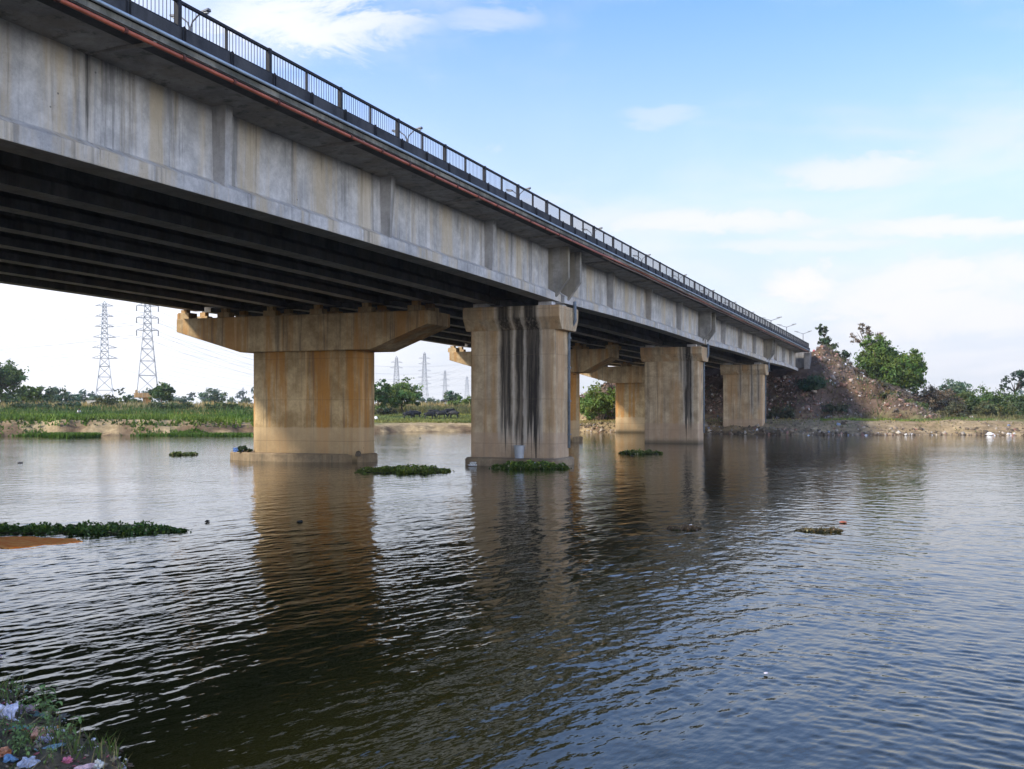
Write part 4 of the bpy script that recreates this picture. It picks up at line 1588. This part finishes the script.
# platform
plat = empty('pylon_platform', (pf.x, 280, pf.z), 'concrete platform on a column carrying the grey pylon', 'platform', rotz=.35)
zp = EYE + (409 - 393) * k - pf.z
mb = MB()
mb.box(-3.1, 3.1, -3.1, 3.1, zp - 1.2, zp - .02)
mb.build('slab', M['cap'], plat, bevel=.05)
mb = MB()
add_ring_solid(mb, [([(1.05 * math.cos(a_), 1.05 * math.sin(a_)) for a_ in np.linspace(0, 6.283, 16, endpoint=False)], zz_) for zz_ in (-.5, zp - 1.203)])
mb.build('column', M['cap'], plat)
for i, (cx, cy) in enumerate(((1, 1), (-1, 1), (-1, -1), (1, -1))):
    mb = MB()
    mb.box(cx * 2.59 - .3, cx * 2.59 + .3, cy * 2.59 - .3, cy * 2.59 + .3, zp - .018, zp + .75)
    mb.build('plinth', M['cap'], plat)
p3 = pylon('distant two armed pylon above the broad leafy tree', 396.5, 560, 356, 8, 4, 372, [(362.5, 6), (368, 6.5)], 'dark_steel', 3, .17)
p4 = pylon('tallest distant pylon seen between the two near piers', 424.5, 600, 352, 8, 4.2, 380, [(358.5, 6), (364, 6.2), (371, 6.6), (377.5, 6.8), (384, 7)], 'dark_steel', 4, .17)
p5 = pylon('faint distant pylon right of the tallest one', 445, 800, 370, 6, 3, 388, [(375, 4.6), (380, 4.8), (386, 5)], 'dark_steel', 5, .17)
p6 = pylon('faintest distant pylon beside the edge of the black streaked pier', 467, 900, 376, 6, 3, 390, [(381, 3), (386, 3.2)], 'dark_steel', 6, .17)
p7 = pylon('faint small pylon just left of the wide orange pier', 243, 1000, 387, 3.5, 1.8, 398, [(390, 2), (394, 2.2)], 'steel', 7, .3)


def wires(pa, tgt, lab, sag=5.0, rows=None):
    """conductors from one pylon's arms to a point"""
    root, p, arms = pa
    for i, (z, w) in enumerate(arms if rows is None else arms[:rows]):
        for sg in (1, -1):
            c, s_ = math.cos(.35), math.sin(.35)
            a_ = Vector((p.x + sg * w * c, p.y + sg * w * s_, p.z + z - 1.2))
            b_ = Vector(tgt) + Vector((sg * w * c, sg * w * s_, z))
            pts = []
            for q in np.linspace(0, 1, 15):
                v = a_.lerp(b_, q)
                v.z -= sag * 4 * q * (1 - q)
                pts.append(v)
            mb = MB()
            mb.tube(pts, .026, 4)
            tag(mb.build('power_line', M['wire']), lab, 'power line', lab)


wires(p1, (-420, 330, 2), 'thin power lines running left from the pale pylon', 9)
wires(p1, (p3[1].x + 60, 620, 0), 'thin power lines running from the pale pylon behind the orange pier', 12)
wires(p2, (-420, 250, 6), 'thin power lines running left from the grey platform pylon', 9)
wires(p2, (p4[1].x + 20, 600, 4), 'thin power lines running from the platform pylon toward the distant pylons', 12)

# small white hut below the pale pylon
hp = at(92, 300)
hut = empty('hut', (hp.x, hp.y, hp.z), 'small white hut below the pale pylon', 'hut')
mb = MB()
mb.box(-1.1, 1.1, -1, 1, -.3, 2.1)
mb.build('wall', M['white'], hut)
mb = MB()
mb.box(-1.3, 1.3, -1.2, 1.2, 2.103, 2.28)
mb.build('roof', M['rockw'], hut)
mb = MB()
mb.box(-.3, .3, -1.03, -1.004, -.2, 1.6)
mb.build('door', M['bark'], hut)
hp = at(444, 262)
sh = empty('shelter', (hp.x, hp.y, hp.z), 'tiny shelter with dark roof on pale posts on the far bund', 'shelter')
mb = MB()
mb.hexa([(-.95, -.7, 1.45), (.95, -.7, 1.45), (.95, .7, 1.45), (-.95, .7, 1.45), (-.6, -.45, 1.8), (.6, -.45, 1.8), (.6, .45, 1.8), (-.6, .45, 1.8)])
mb.build('roof', M['trousers'], sh)
for x in (-.8, .8):
    for y in (-.55, .55):
        mb = MB()
        mb.beam((x, y, -.2), (x, y, 1.448), .09)
        mb.build('post', M['white'], sh)


# ------------------------------------------------------------------ buffaloes and the person in the field
def skinned(name, verts, edges, radii, mat, parent=None, root=0, sub=2):
    me = bpy.data.meshes.new(name)
    me.from_pydata(verts, edges, [])
    me.materials.append(mat)
    o = bpy.data.objects.new(name, me)
    COL.objects.link(o)
    m = o.modifiers.new('skin', 'SKIN')
    m.use_smooth_shade = True
    sk = me.skin_vertices[0]
    for i, r in enumerate(radii):
        r = r if hasattr(r, '__len__') else (r, r)
        sk.data[i].radius = r
    sk.data[root].use_root = True
    s = o.modifiers.new('sub', 'SUBSURF')
    s.levels = s.render_levels = sub
    if parent:
        o.parent = parent
    return o


def buffalo(graze):
    V = [(0, 0, .98), (.55, 0, 1.02), (-.55, 0, 1.0), (-.78, 0, .95)]
    E = [(0, 1), (0, 2), (2, 3)]
    Rd = [(.36, .40), (.33, .40), (.31, .37), (.18, .22)]
    if graze:
        hd = [(.85, 0, .92), (1.1, 0, .55), (1.2, 0, .28)]
    else:
        hd = [(.88, 0, 1.15), (1.12, 0, 1.26), (1.42, 0, 1.12)]
    i0 = len(V)
    V += hd
    E += [(1, i0), (i0, i0 + 1), (i0 + 1, i0 + 2)]
    Rd += [(.21, .24), (.14, .16), (.09, .09)]
    for sy in (1, -1):
        i = len(V)
        V += [(.56, sy * .19, .72), (.58, sy * .2, .40), (.56, sy * .2, .06)]
        E += [(1, i), (i, i + 1), (i + 1, i + 2)]
        Rd += [.13, .08, .075]
        i = len(V)
        V += [(-.58, sy * .19, .72), (-.70, sy * .2, .42), (-.64, sy * .2, .06)]
        E += [(2, i), (i, i + 1), (i + 1, i + 2)]
        Rd += [.15, .08, .075]
    i = len(V)
    V += [(-.93, 0, .75), (-.95, 0, .40)]
    E += [(3, i), (i, i + 1)]
    Rd += [.035, .03]
    o = skinned('buffalo', V, E, Rd, M['hide'])
    h = Vector(hd[1])
    for sy in (1, -1):
        mb = MB()
        mb.tube([h + Vector((0, sy * .10, .10)), h + Vector((-.06, sy * .30, .20)), h + Vector((-.22, sy * .36, .32)), h + Vector((-.36, sy * .26, .36))], [.05, .045, .03, .01], 6)
        mb.build('horn', M['horn'], o, smooth=True)
        mb = MB()
        mb.tube([h + Vector((-.04, sy * .1, .05)), h + Vector((-.08, sy * .26, .02))], [.03, .05], 6)
        mb.build('ear', M['hide'], o, smooth=True)
    return o


GBUF = 'buffaloes grazing behind the far bank'
bA, bB = buffalo(True), buffalo(False)
herd = [(408, 187, .3, bA, 'black buffalo grazing left of the herd under the broad tree'),
        (416, 190, 3.5, bB, 'black buffalo facing left, second in the herd from the broad tree'),
        (429, 186, .2, bA, 'black buffalo grazing just right of the gap in the herd'),
        (436, 190, 3.3, bB, 'black buffalo with raised head in the middle of the right group'),
        (441, 185, .1, bA, 'largest black buffalo shape in the right group, head down'),
        (448, 196, .4, bB, 'black buffalo standing farthest back in the right group'),
        (454, 186, 2.9, bA, 'black buffalo grazing at the right end of the herd')]
used = set()
for px, dist, rz, src, lab in herd:
    o = src if src not in used else copy_tree(src)
    used.add(src)
    p = at(px, dist)
    o.location = p
    o.rotation_euler = (0, 0, rz)
    tag(o, lab, 'buffalo', GBUF)
lump('white sack lying on the pasture at the right edge of the orange pier', 'sack', at(376, 178) + Vector((0, 0, .2)), (.35, .3, .45), (.75, .74, .72), 331, 'sack')

pp = at(78, 150)
V = [(0, 0, .50), (.06, 0, .72), (.20, 0, .93), (.30, 0, 1.03), (.38, 0, 1.12)]
E = [(0, 1), (1, 2), (2, 3), (3, 4)]
Rd = [(.15, .12), (.14, .11), (.16, .12), (.05, .05), (.10, .095)]
for sy in (1, -1):
    i = len(V)
    V += [(.04, sy * .10, .48), (.30, sy * .13, .42), (.08, sy * .12, .08), (.22, sy * .13, .03)]
    E += [(0, i), (i, i + 1), (i + 1, i + 2), (i + 2, i + 3)]
    Rd += [.09, .07, .045, .04]
    i = len(V)
    V += [(.22, sy * .19, .90), (.30, sy * .22, .65), (.46, sy * .12, .50), (.52, sy * .10, .46)]
    E += [(2, i), (i, i + 1), (i + 1, i + 2), (i + 2, i + 3)]
    Rd += [.055, .042, .032, .03]
person = skinned('person', V, E, Rd, M['skin'], sub=1)
person.location = pp + Vector((0, 0, .02))
person.scale = (1, 1, 1)
person.rotation_euler = (0, 0, -.6)
tag(person, 'person in a white shirt and dark trousers crouching in the green field', 'person')
mbv = skinned('shirt', V[:3] + [V[9], V[10], V[17], V[18]], [(0, 1), (1, 2), (2, 3), (3, 4), (2, 5), (5, 6)],
              [(.165, .135), (.16, .13), (.18, .14), .07, .055, .07, .055], M['shirt'], person, sub=1)
skinned('trousers', [V[0], V[5], V[6], V[7], V[13], V[14], V[15]], [(0, 1), (1, 2), (2, 3), (0, 4), (4, 5), (5, 6)], [(.16, .13), .1, .082, .055, .1, .082, .055], M['trousers'], person, sub=1)
bm = bmesh.new()
bmesh.ops.create_icosphere(bm, subdivisions=2, radius=.115)
for v in bm.verts:
    v.co.z = max(v.co.z, -.01)
me = bpy.data.meshes.new('hair')
bm.to_mesh(me)
bm.free()
me.materials.append(M['hair'])
hr = bpy.data.objects.new('hair', me)
COL.objects.link(hr)
hr.parent = person
hr.location = (.37, 0, 1.15)

# ------------------------------------------------------------------ near bank, bottom left
rg = np.random.default_rng(81)


def nearpt(px, y, lift=0.0):
    """ground point of the near bank seen about there"""
    d_ = (EYE - .12) * F / (y - 409)
    x = PX(px, d_)
    return Vector((x, d_, max(gz(x, d_), .0) + lift))


n = 26000
x = rg.uniform(-9, 0, n)
y = rg.uniform(6.5, 13.5, n)
nbv = near_bank(x, y)
ok = (nbv > -.02) & (vnoise(x, y, 1.5, 6) + rg.normal(0, .35, n) > -.1)
x, y = x[ok], y[ok]
pp = np.stack([x, y, np.maximum(ground_h(x, y), 0) - .01], 1)
v, f = grass_blades(pp, rg.uniform(.05, .22, len(x)), .016, rg, .5)
c = np.tile(np.array((.10, .15, .035)), (len(x), 1)) * rg.uniform(.5, 1.6, (len(x), 1))
ds = rg.random(len(x)) < .42
c[ds] = np.array((.27, .22, .11)) * rg.uniform(.5, 1.2, (ds.sum(), 1))
tag(np_mesh('shore_grass', v, f, M['grass'], c), 'short grass on the muddy near shore at the bottom left', 'grass', kind='stuff')

# crumbs of rubbish trodden in the mud: far too many to count
n = 6500
x = rg.uniform(-8.5, -1.5, n)
y = rg.uniform(7, 13.2, n)
nbv = near_bank(x, y)
ok = (nbv > -.12) & (nbv < 2.6)
x, y = x[ok], y[ok]
n = len(x)
zz = np.maximum(ground_h(x, y), 0)
size = np.exp(rg.normal(-4.75, .42, n))[:, None] * rg.uniform(.4, 1.8, (n, 3)) * np.array([1.4, 1.2, .5])
Q, _ = np.linalg.qr(rg.normal(0, .35, (n, 3, 3)) + np.eye(3)[None])
pts = np.einsum('nij,nkj->nki', Q, cube[None] * rg.uniform(.6, 1.2, (n, 8, 3)) * size[:, None, :]) + np.stack([x, y, zz + .01], 1)[:, None, :]
faces = (cf[None] + (np.arange(n) * 8)[:, None, None]).reshape(-1, 4)
pal3 = np.array([(.07, .05, .035), (.12, .09, .06), (.25, .2, .15), (.55, .53, .52), (.45, .12, .14), (.16, .28, .27), (.6, .28, .05), (.35, .25, .3)])
cols = np.repeat(pal3[rg.choice(8, n, p=[.38, .26, .14, .09, .04, .04, .02, .03])] * rg.uniform(.7, 1.25, (n, 1)), 6, axis=0)
tag(np_mesh('shore_litter', pts.reshape(-1, 3), faces, M['tinted'], cols), 'crumbs of rubbish trodden into the mud of the near shore', 'litter', kind='stuff')


def broad_plant(label, loc, h, nstem, seed, color=(.16, .235, .07)):
    """leafy shore plant: bending stems with long drooping leaves in pairs"""
    rg = np.random.default_rng(seed)
    root = empty('shore_plant', loc, label, 'plant', 'leafy plants on the near shore')
    mb = MB()
    V_, F_, C_ = [], [], []
    nv = 0
    for k in range(nstem):
        a_ = rg.uniform(0, 6.28)
        ln = rg.uniform(.15, .6) * h
        b_ = Vector((rg.normal(0, .05), rg.normal(0, .05), -.02))
        tip = b_ + Vector((math.cos(a_) * ln, math.sin(a_) * ln, h * rg.uniform(.6, 1)))
        mid = b_.lerp(tip, .5) + Vector((0, 0, h * .12))
        mb.tube([b_, mid, tip], [.007, .005, .002], 5)
        for q in np.linspace(.25, 1, 8):
            p0 = b_.lerp(mid, min(1, q * 2)) if q < .5 else mid.lerp(tip, q * 2 - 1)
            aa = rg.uniform(0, 6.28)
            L_ = rg.uniform(.08, .17) * (h / .4)
            dr_ = np.array([math.cos(aa), math.sin(aa), .35])
            sd = np.array([-math.sin(aa), math.cos(aa), 0]) * L_ * .17
            p0 = np.array(p0)
            p1 = p0 + dr_ * L_ * .5
            p2 = p0 + dr_ * L_ * .85 + np.array([0, 0, -L_ * .25])
            p3 = p0 + dr_ * L_ * 1.0 + np.array([0, 0, -L_ * .55])
            V_ += [p0, p0, p1 - sd, p1 + sd, p2 - sd * .8, p2 + sd * .8, p3, p3 + sd * .05]
            cc_ = np.array(color) * rg.uniform(.7, 1.5)
            for f_ in ((0, 1, 3, 2), (2, 3, 5, 4), (4, 5, 7, 6)):
                F_.append(tuple(nv + j for j in f_))
                C_.append(cc_)
            nv += 8
    mb.build('stem', M['stalk'], root)
    np_mesh('leaves', np.array(V_), np.array(F_), M['leafdense'], np.array(C_), root)
    return root


M['stalk'] = plain('plant_stalk', (.08, .10, .03), .7, .2)
for k, (px, y, h, ns, lab) in enumerate([
    (47, 706, .42, 7, 'leafy plant with drooping leaves standing highest at the water edge'),
    (58, 722, .36, 6, 'leafy plant drooping over the dark water in the middle of the shore'),
    (62, 748, .30, 5, 'short leafy plant beside the pink and orange flower heap'),
    (8, 690, .34, 6, 'leafy plant at the left picture edge above the white bag'),
    (34, 700, .30, 6, 'thin leafy plant between the white bag and the tall one'),
    (26, 756, .24, 6, 'low leafy plant among the grass below the flower heap'),
    (2, 738, .28, 6, 'bright leafy plant at the left picture edge below the white bag'),
    (44, 764, .22, 5, 'small leafy plant at the bottom of the picture'),
    (72, 752, .26, 5, 'pale leafy plant at the right end of the near shore'),
    (30, 744, .24, 6, 'pale leafy plant left of the pink cloth bundle'),
    (16, 745, .26, 7, 'bushy little plant in the grass right of the left edge plant'),
    (36, 733, .24, 6, 'small bright plant under the orange garland'),
    (52, 714, .34, 6, 'leafy plant between the tall plant and the paper strip'),
    (22, 712, .22, 5, 'tiny plant in front of the pinkish brown bag'),
    (8, 755, .22, 6, 'grassy plant above the orange cloth scrap in the corner')]):
    broad_plant(lab, nearpt(px, y), h * .72, max(3, int(ns * .62)), 401 + k)
for k, (px, y, sz, col, nm, cat, lab) in enumerate([
    (7, 716, (.085, .08, .11), (.66, .64, .72), 'plastic_bag', 'plastic bag', 'large crumpled white bag at the left picture edge on the near shore'),
    (25, 703, (.06, .06, .05), (.42, .30, .32), 'plastic_bag', 'plastic bag', 'pinkish brown bag right of the large white bag'),
    (15, 698, (.025, .025, .03), (.65, .22, .02), 'flower_garland', 'garland', 'small orange garland scrap on top of the white bag'),
    (38, 726, (.075, .04, .025), (.60, .25, .03), 'flower_garland', 'garland', 'orange marigold garland in the middle of the near shore'),
    (28, 720, (.05, .04, .025), (.50, .36, .06), 'flower_garland', 'garland', 'yellow garland scrap left of the orange garland'),
    (50, 724, (.06, .035, .02), (.52, .30, .24), 'paper_scrap', 'scrap', 'pale pink paper scrap at the right end of the orange garland'),
    (48, 719, (.08, .03, .02), (.50, .52, .50), 'paper_scrap', 'scrap', 'pale grey paper strip above the orange garland'),
    (37, 741, (.10, .06, .055), (.66, .34, .24), 'cloth_bundle', 'cloth', 'pink and orange cloth bundle in the grass of the near shore'),
    (46, 744, (.05, .04, .04), (.55, .48, .60), 'plastic_bag', 'plastic bag', 'pale lilac bag at the right side of the pink cloth'),
    (19, 728, (.07, .05, .02), (.13, .30, .24), 'plastic_sheet', 'plastic sheet', 'teal plastic sheet left of the orange garland'),
    (45, 730, (.08, .05, .02), (.12, .27, .23), 'plastic_sheet', 'plastic sheet', 'teal plastic sheet below the orange garland'),
    (36, 709, (.09, .04, .02), (.14, .24, .24), 'plastic_sheet', 'plastic sheet', 'dark teal plastic sheet above the paper strip'),
    (55, 752, (.08, .04, .02), (.16, .25, .28), 'plastic_sheet', 'plastic sheet', 'blue green plastic sheet below the lilac bag'),
    (68, 761, (.035, .03, .025), (.65, .18, .24), 'cloth_bundle', 'cloth', 'bright pink cloth scrap near the bottom of the shore'),
    (83, 767, (.085, .06, .04), (.60, .42, .45), 'cloth_bundle', 'cloth', 'pale pink cloth bundle at the bottom edge of the picture'),
    (99, 762, (.045, .035, .04), (.68, .68, .62), 'plastic_bag', 'plastic bag', 'white bag scrap lying farthest right on the near shore'),
    (28, 767, (.07, .05, .04), (.42, .45, .55), 'plastic_bag', 'plastic bag', 'bluish grey bag at the bottom edge of the picture'),
    (9, 767, (.05, .04, .03), (.14, .25, .38), 'plastic_bag', 'plastic bag', 'bright blue bag scrap in the bottom left corner'),
    (2, 762, (.05, .05, .04), (.62, .25, .12), 'cloth_bundle', 'cloth', 'orange cloth scrap in the bottom left corner'),
    (62, 706, (.03, .09, .02), (.10, .085, .06), 'driftwood', 'driftwood', 'thin dark driftwood stick at the feet of the tall plant')]):
    lump(lab, nm, nearpt(px, y, .01), sz, col, 500 + k, cat, 'litter on the near shore', .85, 3, .45)
# the sheet of cloth draped in folds beside the bags is part of the rubbish crumbs above

# ------------------------------------------------------------------ light and sky
SUN_EL, SUN_AZ = R(36), R(-117)         # azimuth measured from +Y toward +X: far left, a little behind the camera
sd = Vector((math.sin(SUN_AZ) * math.cos(SUN_EL), math.cos(SUN_AZ) * math.cos(SUN_EL), math.sin(SUN_EL)))
ld = bpy.data.lights.new('sun', 'SUN')
ld.energy = 2.3
ld.angle = R(6)
ld.color = (1.0, .90, .74)
lo = bpy.data.objects.new('sun', ld)
COL.objects.link(lo)
lo.rotation_euler = sd.to_track_quat('Z', 'Y').to_euler()

world = bpy.data.worlds.new('World')
scene.world = world
world.use_nodes = True
wt = world.node_tree
wt.nodes.clear()


class WN(NT):
    def __init__(self, tree):
        self.t = tree


Wn = WN(wt)
out = Wn.n('ShaderNodeOutputWorld')
bg = Wn.n('ShaderNodeBackground')
sky = Wn.n('ShaderNodeTexSky')
sky.sky_type = 'NISHITA'
sky.sun_disc = False
sky.sun_elevation = SUN_EL
sky.sun_rotation = SUN_AZ
sky.air_density = 1.0
sky.dust_density = 1.2
sky.ozone_density = 2.0
gen = Wn.coord('Generated')
x_, y_, z_ = Wn.xyz(gen)
# cloud sheet: direction projected on a plane high above
den = Wn.math('ADD', Wn.math('MAXIMUM', z_, 0.0), .12)
cv = Wn.n('ShaderNodeCombineXYZ')
Wn.link(Wn.math('DIVIDE', x_, den), cv.inputs[0])
Wn.link(Wn.math('DIVIDE', y_, den), cv.inputs[1])
fine = Wn.noise(Wn.mapping(cv.outputs[0], (1.3, .95, 1), (4.2, 2.5, 0)), 1.0, 8, .6, .4)
streak = Wn.noise(Wn.mapping(cv.outputs[0], (.5, 1.5, 1), (2.0, 6.1, 0)), 1.0, 7, .55, .5)
mask = Wn.math('MULTIPLY', Wn.ramp(Wn.math('ADD', Wn.math('MULTIPLY', fine, .5), Wn.math('MULTIPLY', streak, .5)), .46, .64, 0, .55), Wn.math('MULTIPLY', Wn.ramp(z_, .06, .20, .5, 1), Wn.ramp(z_, .34, .44, 1, .06)))
# single clouds by bearing: (x/y, z/y, half widths, strength)
yy = Wn.math('MAXIMUM', y_, .02)
u_ = Wn.math('DIVIDE', x_, yy)
v_ = Wn.math('DIVIDE', z_, yy)
wob = Wn.noise(Wn.mapping(gen, (8, 8, 22)), 1.0, 9, .68, .5)
wo2 = Wn.math('SUBTRACT', wob, .5)
puffs = None
for cu, cvv, hu, hv, am in [(-.17, .375, .13, .055, .8), (-.02, .362, .06, .018, .42), (.325, .222, .085, .015, .7), (.272, .118, .04, .026, 1.0), (.37, .10, .11, .035, .85), (.44, .085, .08, .022, .8), (.33, .07, .05, .015, .7),
                            (.19, .175, .14, .013, .8), (.40, .165, .14, .012, .85), (.27, .152, .10, .008, .6), (.47, .125, .07, .02, .8), (.14, .275, .04, .012, .35), (-.42, .12, .4, .12, .5)]:
    du = Wn.math('DIVIDE', Wn.math('SUBTRACT', Wn.math('ADD', u_, Wn.math('MULTIPLY', wo2, hu * 2.0)), cu), hu)
    dv = Wn.math('DIVIDE', Wn.math('SUBTRACT', Wn.math('ADD', v_, Wn.math('MULTIPLY', wo2, hv * 4.4)), cvv), hv)
    r2 = Wn.math('ADD', Wn.math('MULTIPLY', du, du), Wn.math('MULTIPLY', dv, dv))
    m_ = Wn.ramp(r2, 1.25, .0, 0, am)
    puffs = m_ if puffs is None else Wn.math('MAXIMUM', puffs, m_)
puffs = Wn.math('MULTIPLY', puffs, Wn.ramp(y_, .05, .3, 0, 1))
mask = Wn.math('MAXIMUM', mask, puffs)
# haze that whitens the sky toward the horizon, and more toward the sun's side
hz = Wn.ramp(z_, .0, .42, 1.0, 0)
lf = Wn.ramp(x_, -.75, .02, .75, 0)
veil = Wn.math('MAXIMUM', hz, Wn.math('MULTIPLY', lf, Wn.ramp(z_, .0, .7, 1, .45)))
tot = Wn.math('SUBTRACT', 1.0, Wn.math('MULTIPLY', Wn.math('SUBTRACT', 1.0, mask), Wn.math('SUBTRACT', 1.0, veil)))
puff = Wn.math('MAXIMUM', Wn.math('MULTIPLY', Wn.ramp(fine, .35, .7, 0, 1), .6), puffs)
CLOUD = 3.6
white = Wn.mix(puff, tuple(CLOUD * c for c in (.84, .87, .94)), tuple(CLOUD * c for c in (1.02, 1.0, 1.02)))
dotr = Wn.math('SUBTRACT', Wn.math('MULTIPLY', x_, .87), Wn.math('MULTIPLY', y_, .49))
back = Wn.math('MULTIPLY', Wn.math('MULTIPLY', Wn.ramp(dotr, .12, .8, 1.0, 3.2), Wn.ramp(y_, .1, -.5, 1.0, 1.6)), Wn.ramp(x_, .05, -.40, 1.0, 1.3))
bk = Wn.n('ShaderNodeCombineXYZ')
for i in range(3):
    Wn.link(back, bk.inputs[i])
white = Wn.mix(1.0, white, bk.outputs[0], 'MULTIPLY')
blue = Wn.mix(1.0, sky.outputs[0], (.60, .83, 1.18), 'MULTIPLY')
col = Wn.mix(tot, blue, white)
Wn.link(col, bg.inputs['Color'])
bg.inputs['Strength'].default_value = .12
wt.links.new(bg.outputs[0], out.inputs['Surface'])

# ------------------------------------------------------------------ air
mb = MB()
mb.box(-1500, 1500, -300, 1400, -3.0, 75)
N = NT('river_air')
pv = N.n('ShaderNodeVolumePrincipled')
pv.inputs['Color'].default_value = (.80, .88, 1.0, 1)
pv.inputs['Density'].default_value = .00013
pv.inputs['Anisotropy'].default_value = .2
N.link(pv.outputs[0], N.out.inputs['Volume'])
tag(mb.build('haze', N.mat), kind='stuff')
# ------------------------------------------------------------------ camera
cam = bpy.data.cameras.new('camera')
co_ = bpy.data.objects.new('camera', cam)
COL.objects.link(co_)
cam.sensor_width = 36
cam.lens = 36 * F / 1024
cam.shift_y = 24.5 / 1024
cam.clip_start = .1
cam.clip_end = 12000
co_.location = (0, 0, EYE)
co_.rotation_euler = (R(90), 0, 0)
scene.camera = co_
scene.view_settings.view_transform = 'Standard'
scene.view_settings.look = 'None'
scene.view_settings.exposure = 1.25
scene.view_settings.gamma = 1
scene.view_settings.use_curve_mapping = False
scene.cycles.max_bounces = 8
scene.cycles.diffuse_bounces = 4
